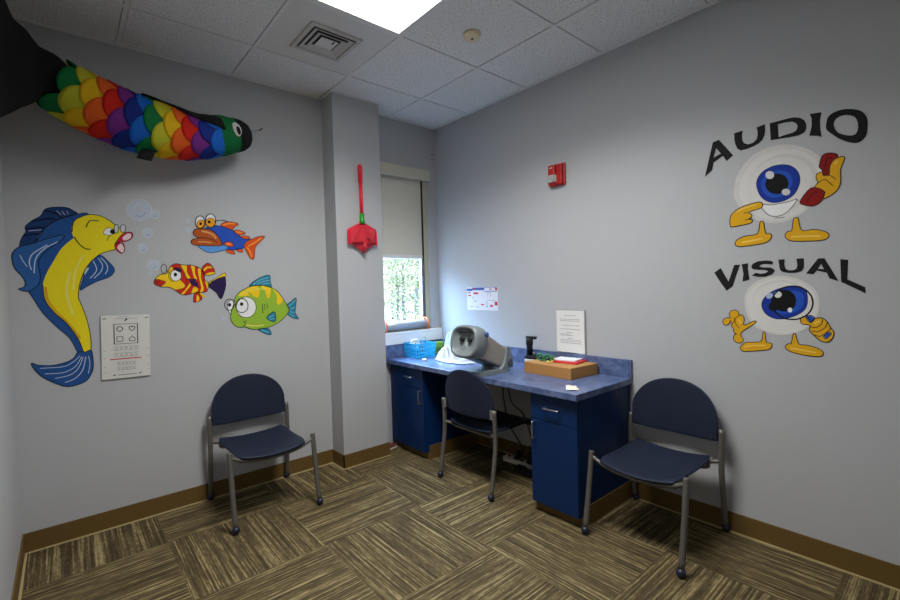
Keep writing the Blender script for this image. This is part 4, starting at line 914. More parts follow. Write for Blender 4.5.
# ================================================================== DESK
def pull(mb, p0, p1, out):
    """wire pull: bar from p0 to p1 standing out along 'out'"""
    p0, p1, o = Vector(p0), Vector(p1), Vector(out); d = (p1 - p0) * .08
    mb.tube(smooth_path([p0, p0 + o * .7, p0 + o + d, p1 + o - d, p1 + o * .7, p1], False, 4), .0045, 8); return mb
def cabinet(label, y0, y1, hinge_near, filler=None):
    """base cabinet facing -x between y0 (near) and y1 (far)"""
    r = empty('base_cabinet', (.552, (y0 + y1) / 2, 0), label, 'cabinet'); hw = (y1 - y0) / 2
    by1 = hw + (filler or 0)
    MB().box(0, XR - .552 - .001, -hw, by1, .058, CT - .0355).build('body', M_CAB, r, bevel=.001)
    b = MB().box(.026, XR - .552 - .001, -hw + .001, by1, 0, .058, 0); b.box(.026, XR - .552 - .001, -hw - .007, -hw, 0, HB, 0); b.box(.019, .026, -hw - .007, by1, 0, .058, 0)
    b.build('kick_base', M_BASE, r)
    d = MB().box(-.019, -.001, -hw + .002, hw - .002, .058, .545, bev=.0015).build('door', M_CAB, r)
    hy = (hw - .03) if not hinge_near else (-hw + .03)
    pull(MB(), (-.019, hy, .435), (-.019, hy, .531), (-.026, 0, 0)).build('handle', M_STEEL, d)
    d = MB().box(-.019, -.001, -hw + .002, hw - .002, .549, CT - .042, bev=.0015).build('drawer', M_CAB, r)
    pull(MB(), (-.019, -.048, .625), (-.019, .048, .625), (-.026, 0, 0)).build('handle', M_STEEL, d)
    if filler: MB().box(-.012, 0, hw + .002, hw + filler, .058, CT - .042).build('filler_panel', M_CAB, r)
    return r
cabinet('blue cabinet under the near right end of the desk, next to a chair', -1.373, -1.057, False)
cabinet('blue cabinet in the corner beside the wall pier under the desk', -.02, .312, True, .12)
ct = MB().box(.501, XR - .001, -1.392, YB - .001, CT - .035, CT, bev=.002)
t = empty('countertop', (.8, -.47, CT), 'long mottled blue laminate countertop along the right wall', 'countertop')
def shifted(mb, o):
    mb.v = [(v[0] - o[0], v[1] - o[1], v[2] - o[2]) for v in mb.v]; return mb
shifted(ct, t.location).build('top', M_LAM, t)
sp = MB().box(XR - .021, XR - .001, -1.392, YB - .001, CT, CT + .11, bev=.0015); sp.box(.501, XR - .021, YB - .021, YB - .001, CT, CT + .11)
shifted(sp, t.location).build('backsplash', M_LAM, t)

# ------------------------------------------------------------------ vision tester on the counter
M_TG = mat('grey_tester_plastic', (122, 131, 134), .35, var=.03)
M_TL = mat('taupe_tester_panel', (152, 146, 138), .45, var=.02)
M_TD = mat('dark_tester_plastic', (62, 68, 72), .4)
vt = empty('vision_tester', (.65, -.59, CT), 'grey tabletop vision tester with two eyepieces tilted towards the room', 'vision tester', rz=math.radians(3))
def rr_outline(hx, hy, r, n=5):
    out = []
    for cx, cy, a0 in ((hx - r, hy - r, 0), (-hx + r, hy - r, 90), (-hx + r, -hy + r, 180), (hx - r, -hy + r, 270)):
        for k in range(n + 1):
            a = math.radians(a0 + 90 * k / n); out.append((cx + r * math.cos(a), cy + r * math.sin(a)))
    return out
b = MB()
for z0, z1, k in ((0, .012, 1), (.012, .026, .93)):
    b.prism([(x * k, y * k) for x, y in rr_outline(.17, .105, .08)], 'z', z0, z1)
b.build('base', M_TG, vt, bevel=.005)
for sy in (-1, 1):
    ck = MB().prism([(.03, .02), (.17, .02), (.166, .075), (.135, .155), (.118, .172), (.10, .165), (.088, .10), (.07, .055)], 'y', sy * .086 - .013, sy * .086 + .013)
    ck.build('side_bracket', M_TG, vt, bevel=.006)
# tilted body: side outline in x,z (local), extruded across y
bo = MB().prism([(-.155, .118), (.055, .036), (.095, .05), (.112, .155), (.10, .166), (-.125, .297), (-.15, .285)], 'y', -.083, .083)
bo.build('body', M_TL, vt, bevel=.012)
kn = MB().prism([(-.14, .104), (.04, .033), (.06, .045), (-.14, .125)], 'y', -.076, .076); kn.build('underside', M_TD, vt, bevel=.006)
# viewing head: a rounded hood lofted along the tilted axis, hollow at the front
ax = Vector((-.863, 0, .16)).normalized(); upv = Vector((.16, 0, .863)).normalized()
hc = Vector((-.13, 0, .215))
def hood(t, hw, hh, dz=0): # super-elliptic ring at distance t along the axis
    out = []
    for k in range(28):
        a = 2 * PI * k / 28; ca, sa = math.cos(a), math.sin(a)
        y = hw * math.copysign(abs(ca) ** .62, ca); z = hh * math.copysign(abs(sa) ** .75, sa)
        out.append(hc + ax * t + Vector((0, y, 0)) + upv * (z + dz))
    return out
hd = MB().grid([hood(-.045, .088, .084), hood(-.02, .106, .102), hood(.03, .122, .110), hood(.07, .123, .109), hood(.092, .118, .104), hood(.099, .109, .095), hood(.095, .099, .086), hood(.084, .094, .082)], wrap=True)
# face plate behind the rim: dished, with a brow and a nose ridge
fp = []
for i in range(9):
    q = i / 8; row = []
    for k in range(28):
        a = 2 * PI * k / 28; ca, sa = math.cos(a), math.sin(a)
        y = .0945 * q * math.copysign(abs(ca) ** .62, ca); z = .0825 * q * math.copysign(abs(sa) ** .75, sa)
        dep = .056 + .029 * q ** 3
        dep += .006 * math.exp(-((z - .05) / .014) ** 2) * math.exp(-(y / .06) ** 4) + .022 * math.exp(-(y / .016) ** 2) * math.exp(-((z + .035) / .028) ** 2)
        row.append(hc + ax * dep + Vector((0, y, 0)) + upv * z)
    fp.append(row)
hd.grid(fp, wrap=True)
hd.build('viewing_head', M_TG, vt)
cen = hc + ax * .058
MB().tube(smooth_path([cen + upv * .060 + ax * .010 + Vector((0, -.07, 0)), cen + upv * .068 + ax * .016 + Vector((0, -.03, 0)), cen + upv * .068 + ax * .016 + Vector((0, .03, 0)), cen + upv * .060 + ax * .010 + Vector((0, .07, 0))], False, 4), .011, 10).build('forehead_rest', M_TD, vt)
for sy in (-1, 1):
    MB().lathe([(.017, -.006), (.017, .018), (.013, .019), (.0, .019)], cen + Vector((0, sy * .036, 0)) + upv * .014, ax, seg=18).build('eyepiece', M_BLACK, vt)
MB().lathe([(.017, 0), (.017, .014), (.012, .018), (0, .018)], (-.118, -.103, .27), (.1, -1, .1), seg=16).build('knob', mat('blue_knob', (36, 70, 130), .35), vt)
em = MB().lathe([(.026, 0), (.026, .002), (.02, .003), (0, .003)], (.13, -.099, .055), (0, -1, 0), seg=20); em.build('badge', M_TD, vt)
MB().tube([(.01, 0, .242), (.01, 0, .256)], .008, 10).build('top_button', M_BLACK, vt)

# ------------------------------------------------------------------ cardboard tray with what lies on it
M_CARD = mat('brown_cardboard', (172, 122, 64), .8, bump=.2, bscale=120, var=.06)
BX = empty('cardboard_box', (.938, -.98, CT), 'low brown cardboard box lying closed at the right end of the counter', 'box', rz=math.radians(-3))
bh = .071; bx2, by2 = .138, .19
MB().box(-bx2, bx2, -by2, by2, 0, bh - .004, bev=.002).build('carton', M_CARD, BX)
MB().box(-bx2, bx2, -by2 + .0, by2, bh - .004, bh, bev=.001).build('lid', mat('cardboard_lid', (180, 132, 74), .8, bump=.2, bscale=120), BX)
TZ = CT + bh
fo = empty('folder', (.988, -1.02, TZ), 'red folder lying on the cardboard box beneath a white pad', 'folder', rz=math.radians(8))
MB().box(-.075, .075, -.085, .085, 0, .011, bev=.002).build('cover', mat('red_card', (206, 34, 38), .5), fo)
MB().box(-.07, .068, -.082, .084, .003, .0085).build('pages', M_WHITE, fo)
pd = MB().box(-.062, .062, -.078, .078, 0, .007, bev=.001).build('paper_pad', mat('white_paper', (224, 228, 232), .7, var=.02), loc=(1.0, -.995, TZ + .0112)); pd.rotation_euler.z = math.radians(10)
tag(pd, 'white paper pad lying on the red folder', 'paper pad')
yb = MB().box(-.028, .028, -.022, .022, 0, .012, bev=.004).build('sponge_block', mat('pale_yellow_foam', (226, 196, 108), .8), loc=(.90, -.93, TZ)); yb.rotation_euler.z = .5
tag(yb, 'small pale yellow block on the cardboard box beside the green glasses', 'foam block')
# green glasses, folded
M_GP = mat('green_plastic', (18, 130, 52), .35)
gl = empty('toy_glasses', (.90, -.885, TZ), 'green plastic glasses with dark lenses lying folded on the cardboard box', 'glasses', rz=math.radians(78))
fr = MB()
for sx in (-1, 1):
    fr.tube([(sx * .036 + .03 * math.cos(a), .006, .026 + .022 * math.sin(a)) for a in [2 * PI * k / 16 for k in range(16)]], .0055, 8, closed=True)
fr.tube([(-.012, .006, .032), (0, .004, .038), (.012, .006, .032)], .005, 8)
fr.build('frame', M_GP, gl)
for sx in (-1, 1):
    MB().lathe([(.026, -.002), (.026, .002), (0, .002)], (sx * .036, .006, .026), (0, 1, 0), seg=16).build('lens', M_BLACK, gl)
    MB().tube(smooth_path([(sx * .068, .006, .036), (sx * .066, -.02, .034), (sx * .01, -.032 - .006 * sx, .026), (-sx * .05, -.034 - .006 * sx, .012)], False, 4), .0055, 8).build('temple_arm', M_GP, gl)
# black handheld instrument in its white charger
it = empty('handheld_scope', (1.01, -.692, CT), 'black upright instrument on a white stand behind the cardboard box', 'medical instrument', rz=.1)
MB().box(-.04, .04, -.042, .042, 0, .058, bev=.006).build('stand', M_WHITE, it)
MB().box(-.042, .042, -.085, .044, .058, .082, bev=.008).build('cradle', M_BLACK, it)
hm = MB().lathe([(.022, .075), (.022, .15), (.026, .155), (.026, .195), (.02, .205), (0, .205)], (0, .022, 0), (0, 0, 1), seg=14); hm.build('handle', M_BLACK, it)
MB().box(-.016, .016, -.034, .044, .196, .216, bev=.004).build('head', M_BLACK, it)
MB().tube([(0, -.02, .078), (0, -.018, .105)], .014, 10).build('dial', mat('grey_dial', (90, 90, 92), .3), it)
# sheet in a clear acrylic holder, standing on the backsplash
sg = empty('sign_holder', (XR - .0112, -.96, CT + .1105), 'white printed notice in a clear acrylic holder standing on the backsplash', 'sign holder')
MB().box(-.003, 0, -.110, .110, .006, .292).build('sheet', mat('notice_paper', (226, 225, 220), .6, var=.01), sg)
MB().box(-.007, .009, -.112, .112, 0, .006).build('holder_foot', clear_mat('acrylic', (255, 255, 255), .3, .05), sg)
MB().box(.003, .009, -.116, .113, .004, .296, bev=.001).build('backing', mat('holder_backing', (150, 152, 156), .3), sg)
tx = MB(); rnd = random.Random(7)
for z, a, bb, n in ((.258, -.045, .045, 1), (.232, -.075, .08, 2), (.19, -.07, .06, 1), (.165, -.08, .08, 1), (.143, -.02, .03, 1), (.130, .0, .08, 1), (.122, -.02, .075, 1), (.104, -.02, .02, 1), (.092, -.085, .08, 3)):
    for k in range(n):
        y = bb
        while y > a:
            l = rnd.uniform(.006, .02); tx.box(-.0036, -.003, max(a, y - l), y, z - k * .011 - .0025, z - k * .011 + .0015); y -= l + .004
tag(tx.build('print', mat('notice_print', (150, 150, 154), .7), sg), kind='stuff')
# torn scrap of paper at the corner
rows = [[((-.05 + .1 * i / 6) , (-.036 + .072 * j / 5) * (1 - .25 * i / 6) + .012 * i / 6, .0015 + .008 * abs(math.sin(i * .9 + j * .7)) * (.4 + .6 * (i / 6)) ) for i in range(7)] for j in range(6)]
sc = MB().grid(rows).build('paper_scrap', mat('scrap_paper', (228, 222, 206), .7), loc=(.618, -1.292, CT), solid=.001, off=1); sc.rotation_euler.z = .6
tag(sc, 'crumpled cream paper scrap near the outer corner of the counter', 'paper')
ez = empty('small_cap', (.655, .115, CT), 'tiny white capped item lying on the counter before the blue basket', 'small item', rz=.9)
MB().box(-.032, .016, -.016, .016, 0, .016, bev=.004).build('case', M_WHITE, ez); MB().box(.016, .032, -.014, .014, .001, .014, bev=.003).build('tip', mat('brown_tip', (120, 80, 50), .5), ez)

# ------------------------------------------------------------------ corner of the counter
bk = empty('plastic_basket', (.764, .318, CT), 'bright blue perforated plastic basket on the counter under the window', 'basket', rz=math.radians(-5))
M_BB = mat('turquoise_plastic', (44, 176, 226), .35, var=.04)
def basket_wall(mb, p0, p1, hgt, flare):
    nx, nz = 17, 7; p0, p1 = Vector(p0), Vector(p1); nrm = Vector((p1.y - p0.y, p0.x - p1.x, 0)).normalized(); ctr = (p0 + p1) / 2
    if nrm.dot(Vector((ctr.x, ctr.y, 0))) < 0: nrm = -nrm
    vs = []; fs = []
    for k in range(nz + 1):
        for i in range(nx + 1):
            t = k / nz; s_ = (i / nx - .5) * (1 + .12 * t) + .5
            p = p0 + (p1 - p0) * s_; vs.append((p.x + nrm.x * flare * t, p.y + nrm.y * flare * t, hgt * t))
    for k in range(nz):
        for i in range(nx):
            hole = (k % 2 == 1 and i % 2 == 1)
            if not hole: a = k * (nx + 1) + i; fs.append((a, a + 1, a + nx + 2, a + nx + 1))
    mb.add(vs, fs)
q = .091; m_ = MB()
cs = [(-q, -q, 0), (q, -q, 0), (q, q, 0), (-q, q, 0)]
for k in range(4): basket_wall(m_, cs[k], cs[(k + 1) % 4], .12, .01)
m_.build('wall', M_BB, bk, solid=.0025)
MB().box(-q, q, -q, q, 0, .003).build('bottom', M_BB, bk)
qq = q + .011
MB().tube([(-qq, -qq, .12), (qq, -qq, .12), (qq, qq, .12), (-qq, qq, .12)], .0042, 6, closed=True).build('rim', M_BB, bk)
tp = empty('tape_roll', (.722, .325, CT + .112), 'white roll with a dark hub leaning in the blue basket', 'tape roll')
dv = Vector((-.45, -.85, .2))
MB().lathe([(.018, -.012), (.042, -.012), (.044, 0), (.042, .012), (.018, .012), (.018, -.012)], (0, 0, 0), dv, seg=24).build('roll', mat('cream_tape', (208, 204, 192), .4), tp)
MB().lathe([(.017, -.013), (.017, .0135), (.0, .0135)], (0, 0, 0), dv, seg=18).build('hub', mat('pale_hub', (190, 186, 176), .4), tp)
MB().lathe([(.007, .012), (.007, .016), (0, .016)], (0, 0, 0), dv, seg=12).build('hub_hole', M_BLACK, tp)
lp = MB().tube([Vector((.008 + .052 * math.cos(a) * .8, .06 * math.cos(a) * .5, .055 + .052 * math.sin(a))) for a in [2 * PI * k / 28 for k in range(28)]], .003, 6, closed=True).build('wire_loop', mat('grey_wire', (160, 164, 164), .3, .2), loc=(.80, .312, CT + .055))
tag(lp, 'thin grey loop standing upright in the blue basket', 'loop')
bc = MB().box(-.05, .05, -.022, .022, 0, .10, bev=.006).build('colored_boxes', M_BLACK, loc=(.775, .372, CT + .004)); bc.name = 'black_case'
tag(bc, 'small black case inside the blue basket', 'case')
gp = empty('green_packet', (.965, .335, CT), 'green packet standing on the counter behind the blue basket', 'packet', rz=-.15)
MB().box(-.075, .06, -.028, .028, 0, .105, bev=.008).build('pouch', mat('leaf_green_wrap', (120, 160, 52), .35, var=.2, vscale=35), gp)
MB().box(-.06, .045, -.0305, -.028, .02, .06).build('label_panel', mat('dark_green_label', (84, 124, 34), .4, var=.25, vscale=60), gp)
def heap(name, material, cx, cy, rx, ry, peak, px, py, seed, label, cat, folds=7, dome=False):
    """a crumpled sheet lying in a heap"""
    n = 34; rows = []
    for i in range(n + 1):
        rad = i / n; row = []
        for j in range(56):
            a = 2 * PI * j / 56
            ed = 1 + .16 * noise.noise(Vector((math.cos(a) * 2.2, math.sin(a) * 2.2, seed)))
            x = px * (1 - rad) + math.cos(a) * rx * rad * ed; y = py * (1 - rad) + math.sin(a) * ry * rad * ed
            base = math.sqrt(max(0, 1 - rad ** 2.2)) * .8 if dome else (1 - rad) ** 1.25
            fold = (noise.noise(Vector((math.cos(a) * folds * .5, math.sin(a) * folds * .5, seed + rad * 1.5))) * .5 + abs(noise.noise(Vector((x * 26, y * 26, seed + 3)))) * .42)
            z = peak * max(0, base + fold * rad * (1 - rad) * 2.6) + .004
            row.append((x, y, max(.003, z)))
        rows.append(row)
    o = MB().grid(rows, wrap=True).build(name, material, loc=(cx, cy, CT), solid=.0015, off=1)
    return tag(o, label, cat)
heap('plastic_bag', mat('white_bag_plastic', (196, 199, 206), .4, var=.02), .80, -.08, .10, .21, .125, -.01, .07, 2.3, 'crumpled white plastic bag on the counter behind the vision tester', 'bag')
cb = heap('clear_bag', clear_mat('cloudy_clear_plastic', (196, 202, 210), .5, .3, True), .988, .05, .085, .20, .225, .01, .05, 5.1, 'cloudy clear plastic bag against the wall behind the crumpled white bag', 'bag', 5, True)

# roller tube on the sill between orange clips
tb = empty('paper_roller', (.74, YB + .006, WZ0), 'grey roller tube lying on the window sill between orange clips', 'roller')
MB().lathe([(.0, -.285), (.036, -.285), (.036, .198), (0, .198)], (0, 0, .05), (1, 0, 0), seg=22).build('tube', mat('satin_grey_tube', (172, 176, 182), .35, .2), tb)
M_OR = mat('orange_clip_plastic', (232, 110, 20), .4)
for xx in (-.235, .2):
    k = MB().tube(smooth_path([(xx, -.034, .006), (xx, -.040, .02), (xx, -.044, .06), (xx, -.02, .094), (xx, .012, .1), (xx, .035, .086)], False, 4), .006, 8)
    k.box(xx - .012, xx + .012, -.034, .02, 0, .008, bev=.002); k.build('clip', M_OR, tb)
MB().lathe([(.016, 0), (.016, .012), (0, .012)], (.2, -.022, .05), (1, 0, 0), seg=16).build('end_knob', M_BLACK, tb)

# ------------------------------------------------------------------ under the desk
M_CORD = mat('black_cord', (16, 16, 17), .5)
for k, (lab, pts) in enumerate((
    ('black cord hanging from the desk down the wall, left of the two', [(1.085, -.36, .70), (1.06, -.352, .55), (1.07, -.36, .38), (1.05, -.42, .25), (1.06, -.52, .12), (1.04, -.56, .045)]),
    ('black cord looping from the desk down the wall, right of the two', [(1.085, -.43, .70), (1.06, -.41, .56), (1.065, -.44, .42), (1.06, -.55, .36), (1.05, -.62, .24), (1.06, -.66, .1), (1.03, -.64, .05)]))):
    tag(MB().tube(smooth_path(pts, False, 6), .005, 8).build('hanging_cable', M_CORD), lab, 'cord')
st = empty('power_strip', (.99, -.60, 0), 'white power strip on the carpet under the desk', 'power strip', rz=.05)
MB().box(-.025, .025, -.17, .17, 0, .036, bev=.005).build('housing', mat('off_white_plastic', (206, 200, 186), .5), st)
for yy in (-.11, -.05, .01, .07): MB().box(-.014, .014, yy - .014, yy + .014, .036, .0375).build('socket', M_BLACK, st)
MB().box(-.012, .012, .12, .142, .036, .042, bev=.002).build('switch', mat('red_switch', (150, 30, 24), .4), st)
for lab, x, y, z, rz, sz in (('black power adapter plugged in at the middle of the white power strip', .99, -.55, .0376, .1, (.04, .035, .06)), ('larger black power adapter plugged in at the near end of the white power strip', .985, -.685, .0376, -.1, (.05, .045, .075))):
    a = empty('power_adapter', (x, y, z), lab, 'power adapter', rz=rz)
    MB().box(-sz[0] / 2, sz[0] / 2, -sz[1] / 2, sz[1] / 2, 0, sz[2], bev=.004).build('case', M_BLACK, a)
    MB().tube(smooth_path([(0, 0, sz[2]), (.0, .01, sz[2] + .03), (.03, .04, sz[2] + .04), (.05, .07, sz[2])], False, 4), .003, 6).build('lead', M_CORD, a)
cl = []
for k in range(60):
    a = k * .5; cl.append((.035 * math.cos(a) * (1 + .2 * math.sin(k)), .085 * math.sin(a) * (1 + .15 * math.cos(k * 1.7)), .006 + .03 * k / 60 + .006 * math.sin(k * 2.1)))
tag(MB().tube(smooth_path(cl, False, 3), .0045, 6).build('cable_tangle', M_CORD, loc=(.885, -.70, 0)), 'tangled coil of black cord on the carpet under the desk', 'cord')
fl = empty('pocket_book', (.492, .395, 0), 'small dark red item with white edge on the floor beside the wall pier', 'small item', rz=.25)
MB().box(-.05, .05, -.03, .03, 0, .028, bev=.003).build('cover', mat('dark_red_cover', (110, 50, 42), .5), fl)
MB().box(-.046, .046, -.0325, -.03, .004, .016).build('edge', M_WHITE, fl)

# ================================================================== ON THE WALLS
# fire alarm
al = empty('fire_alarm', (XR, -.880, 2.068), 'red fire alarm with clear strobe high on the right wall', 'fire alarm')
M_RED = mat('alarm_red', (176, 30, 30), .35, var=.03)
MB().box(-.018, -.001, -.062, .062, -.075, .075, bev=.006).build('back_plate', M_RED, al)
MB().box(-.046, -.018, .0, .058, -.07, .07, bev=.009).build('housing', M_RED, al)
MB().box(-.038, -.018, -.05, -.004, -.068, .068, bev=.004).build('grille', M_RED, al)
sb = MB().box(-.060, -.044, .004, .056, -.052, .0, bev=.007); sb.box(-.046, -.03, -.012, .06, -.05, -.002, bev=.006)
sb.build('strobe_lens', mat('strobe_lens', (196, 196, 192), .15, .3, var=.25, vscale=90), al)
MB().box(-.0465, -.0455, .018, .042, .046, .052).build('lettering', M_WHITE, al)
# poster on the wall over the tester
po = empty('safety_poster', (XR, -.108, 1.122), 'white wall notice with blue heading band and red marks above the vision tester', 'poster')
pw, phh = .180, .19
MB().box(-.003, -.001, -pw, pw, 0, phh).build('sheet', mat('poster_paper', (222, 218, 222), .5, var=.02), po)
def pr(part, color, rects, lay=.0036):
    m_ = MB()
    for s0, s1, t0, t1 in rects: m_.box(-lay, -.003, pw - 2 * pw * s1, pw - 2 * pw * s0, phh * t0, phh * t1)
    tag(m_.build(part, mat('print_' + part, color, .6), po), kind='stuff' if part == 'grey_print' else None)
pr('blue_heading', (70, 104, 176), [(.0, .18, .84, .95), (.18, .58, .87, .99), (.58, .97, .80, .83), (.58, .97, .97, .99)])
pr('dark_heading', (44, 70, 140), [(.04, .16, .87, .92), (.3, .36, .9, .96), (.38, .46, .9, .96), (.48, .55, .9, .96)], .004)
pr('red_marks', (190, 24, 34), [(.21, .27, .88, .97), (.92, .98, .86, .97), (.03, .12, .74, .79), (.04, .14, .62, .67), (.22, .38, .70, .78), (.46, .56, .22, .27), (.75, .84, .16, .24), (.90, .98, .22, .38), (.74, .82, .89, .93)], .0042)
pr('grey_print', (150, 150, 160), [(.2, .22, .5, .6), (.26, .30, .36, .44), (.68, .69, .62, .76), (.77, .78, .62, .76), (.68, .78, .75, .77), (.68, .92, .42, .44), (.64, .66, .24, .4), (.1, .2, .14, .17), (.3, .4, .13, .16), (.62, .68, .14, .2)], .0038)
# eye chart, leaning slightly
ec = empty('eye_chart', (-1.252, YB, .848), 'white eye chart board with symbols and a red line beside the yellow fish tail', 'eye chart'); ec.rotation_euler.y = math.radians(1.2)
ew, eh = .115, .362
MB().box(-ew, ew, -.010, -.003, 0, eh, bev=.002).build('board', mat('chart_board', (214, 213, 206), .45, var=.02), ec)
M_CH = mat('chart_ink', (38, 38, 40), .6)
def cb_(x0, x1, t0, t1, mb, y=-.0106): mb.box(ew * x0, ew * x1, y, -.01, eh * t0, eh * t1); return mb
f_ = MB(); X0, X1, Z0, Z1, th = -.5, .5, .545, .865, .022
cb_(X0, X1, Z1 - th / 3, Z1, f_); cb_(X0, X1, Z0, Z0 + th / 3, f_); cb_(X0, X0 + .04, Z0, Z1, f_); cb_(X1 - .04, X1, Z0, Z1, f_); f_.build('symbol_frame', M_CH, ec)
def sym(kind, cx, cz, sz, wd):
    if kind == 'circle': pts = [(cx + sz * math.cos(a), cz + sz * math.sin(a)) for a in [2 * PI * k / 18 for k in range(18)]]
    elif kind == 'square': pts = [(cx - sz, cz - sz), (cx + sz, cz - sz), (cx + sz, cz + sz), (cx - sz, cz + sz)]
    elif kind == 'house': pts = [(cx - sz, cz - sz), (cx + sz, cz - sz), (cx + sz, cz + .2 * sz), (cx + .55 * sz, cz + .3 * sz), (cx, cz + 1.1 * sz), (cx - .55 * sz, cz + .3 * sz), (cx - sz, cz + .2 * sz)]
    else: pts = smooth_path([(cx, cz - sz), (cx - sz, cz + .1 * sz), (cx - .8 * sz, cz + .9 * sz), (cx - .2 * sz, cz + .9 * sz), (cx, cz + .5 * sz), (cx + .2 * sz, cz + .9 * sz), (cx + .8 * sz, cz + .9 * sz), (cx + sz, cz + .1 * sz)], True, 3)
    vs, fs = ribbon(pts, wd, True); return [(p[0], -.0108, p[1]) for p in vs], fs
for kd, cx, cz in (('circle', -.25, .785), ('heart', .25, .785), ('square', -.25, .625), ('house', .25, .625)):
    m_ = MB(); m_.flat = True; m_.add(*sym(kd, cx * ew, cz * eh, .0135, .0042)); m_.build('symbol', M_CH, ec)
m_ = MB(); m_.flat = True
for zz, hw, sz in ((.475, .5, .0058), (.375, .5, .0058), (.235, .38, .0045), (.155, .38, .0045)):
    for q, kd in enumerate(('square', 'circle', 'heart', 'house', 'square')):
        m_.add(*sym(kd, ew * hw * (-.8 + .4 * q), eh * zz, sz * .75, .0016))
    vs, fs = ribbon([(-ew * hw, eh * zz - sz * 1.7), (ew * hw, eh * zz - sz * 1.7), (ew * hw, eh * zz + sz * 1.7), (-ew * hw, eh * zz + sz * 1.7)], .0014, True); m_.add([(p[0], -.0108, p[1]) for p in vs], fs)
m_.build('small_symbols', mat('chart_grey_ink', (104, 104, 104), .6), ec)
cb_(-.66, .62, .302, .318, MB()).build('red_line', mat('chart_red', (196, 40, 44), .6), ec)
m_ = MB()
for a in ((-.92, -.78, .945, .96), (.8, .94, .945, .96), (-.45, -.05, .945, .95), (.08, .5, .945, .95), (-.3, .1, .975, .98), (-.35, .4, .05, .06), (-.55, -.45, .05, .07), (.5, .6, .05, .07), (-.92, -.84, .44, .445), (-.92, -.84, .33, .335), (-.92, -.84, .19, .195), (-.92, -.84, .11, .115), (.84, .92, .44, .445), (.84, .92, .33, .335), (.84, .92, .19, .195), (.84, .92, .11, .115)): cb_(*a, m_)
tag(m_.build('fine_print', mat('chart_grey_ink', (104, 104, 104), .6), ec), kind='stuff')
m_ = MB(); cb_(-.01, .07, .925, .95, m_, -.011); cb_(-.05, .01, .905, .93, m_, -.011); m_.build('logo_mark', mat('chart_blue_mark', (26, 30, 60), .6), ec)
# toy net hanging on the pier
nt_ = empty('butterfly_net', (.211, CYF, 1.588), 'red butterfly net with green collar hanging on the wall pier', 'net')
M_NR = mat('red_net_plastic', (232, 26, 56), .35, var=.03)
MB().tube([(.0, -.022, .28), (-.002, -.02, .54)], .0125, 12).build('handle', M_NR, nt_)
MB().tube([(-.002, -.02, .53), (-.003, -.02, .655), (-.003, -.02, .668)], [.0165, .0175, .008], 12).build('grip', M_NR, nt_)
MB().tube([(.0, -.022, .226), (.0, -.022, .25), (.0, -.022, .258), (.0, -.022, .30)], [.022, .02, .0165, .0165], 12).build('collar', mat('green_collar', (40, 150, 40), .4), nt_)
hexp = [(.0, -.02, .232), (.115, -.02, .178), (.118, -.024, .08), (-.118, -.024, .08), (-.118, -.02, .17)]
MB().tube(smooth_path([hexp[0], (.05, -.02, .213), (.1, -.02, .187), hexp[1], hexp[2], (.11, -.028, .075), (0, -.036, .082), (-.11, -.028, .075), hexp[3], hexp[4], (-.1, -.02, .183), (-.05, -.02, .21)], True, 4), .0065, 8).build('hoop', M_NR, nt_)
rows = []
for i in range(12):
    t = i / 11; row = []
    for j in range(15):
        s = -1 + j / 7
        zt = .226 - .054 * abs(s) ** 1.3; zb = .0 + .075 * abs(s) ** .8
        row.append((s * (.112 - .004 * t), -.024 - .028 * math.sin(PI * t) * (1 - s * s) - .004 * math.sin(s * 9 + t * 3), zt + (zb - zt) * t))
    rows.append(row)
MB().grid(rows).build('mesh_bag', clear_mat('red_netting', (236, 64, 80), .62, diffuse=True), nt_, solid=.0008)
m_ = MB()
for k in range(7):
    s = -.8 + k * .266; m_.tube([(s * .03, -.045, .215), (s * .07, -.055, .16), (s * .11, -.05, .085)], .0014, 5)
m_.tube(smooth_path([(-.10, -.04, .085), (-.04, -.056, .088), (.03, -.056, .083), (.1, -.04, .085)], False, 4), .006, 6); m_.tube([(0, -.05, .08), (.0, -.045, .01)], [.02, .008], 8)
m_.tube([(0, -.052, .15), (.03, -.056, .12), (.05, -.05, .085)], .006, 6)
m_.build('gathered_folds', mat('red_net_fold', (196, 30, 46), .6), nt_)
# two small hooks at the top of the wall beside the window
for lab, zz in (('tiny grey screw high on the back wall near the corner, upper of two', 2.515), ('tiny grey screw high on the back wall near the corner, lower of two', 2.475)):
    tag(MB().lathe([(.006, 0), (.006, .004), (0, .005)], (0, 0, 0), (0, -1, 0), seg=10).build('wall_screw', mat('grey_screw', (90, 92, 96), .4, .4), loc=(1.063, YB, zz)), lab, 'screw')
# ================================================================== CARP WINDSOCK hanging by the back wall
SP = [(-1.54, .17, 2.387, .122), (-1.512, .18, 2.37, .127), (-1.389, .2, 2.315, .140), (-1.211, .225, 2.262, .148), (-1.039, .24, 2.241, .142), (-.955, .245, 2.238, .131), (-.86, .25, 2.250, .122), (-.742, .26, 2.284, .114), (-.642, .265, 2.306, .094), (-.575, .27, 2.318, .066)]
sp_f = smooth_path(SP, False, 12)
acc = [0]
for a, b_ in zip(sp_f, sp_f[1:]): acc.append(acc[-1] + (Vector(b_[:3]) - Vector(a[:3])).length)
def at(s):
    s = max(0, min(acc[-1] - 1e-5, s)); i = 0
    while acc[i + 1] < s: i += 1
    t = (s - acc[i]) / (acc[i + 1] - acc[i]); a, b_ = sp_f[i], sp_f[i + 1]
    return Vector([a[k] + (b_[k] - a[k]) * t for k in range(3)]), a[3] + (b_[3] - a[3]) * t
def frame(s):
    p, r = at(s); q, _ = at(s + .01); q0, _ = at(s - .01); t = (q - q0).normalized()
    side = t.cross(Vector((0, 0, 1))).normalized(); up = side.cross(t)          # side points to -y (the room)
    return p, r, side, up
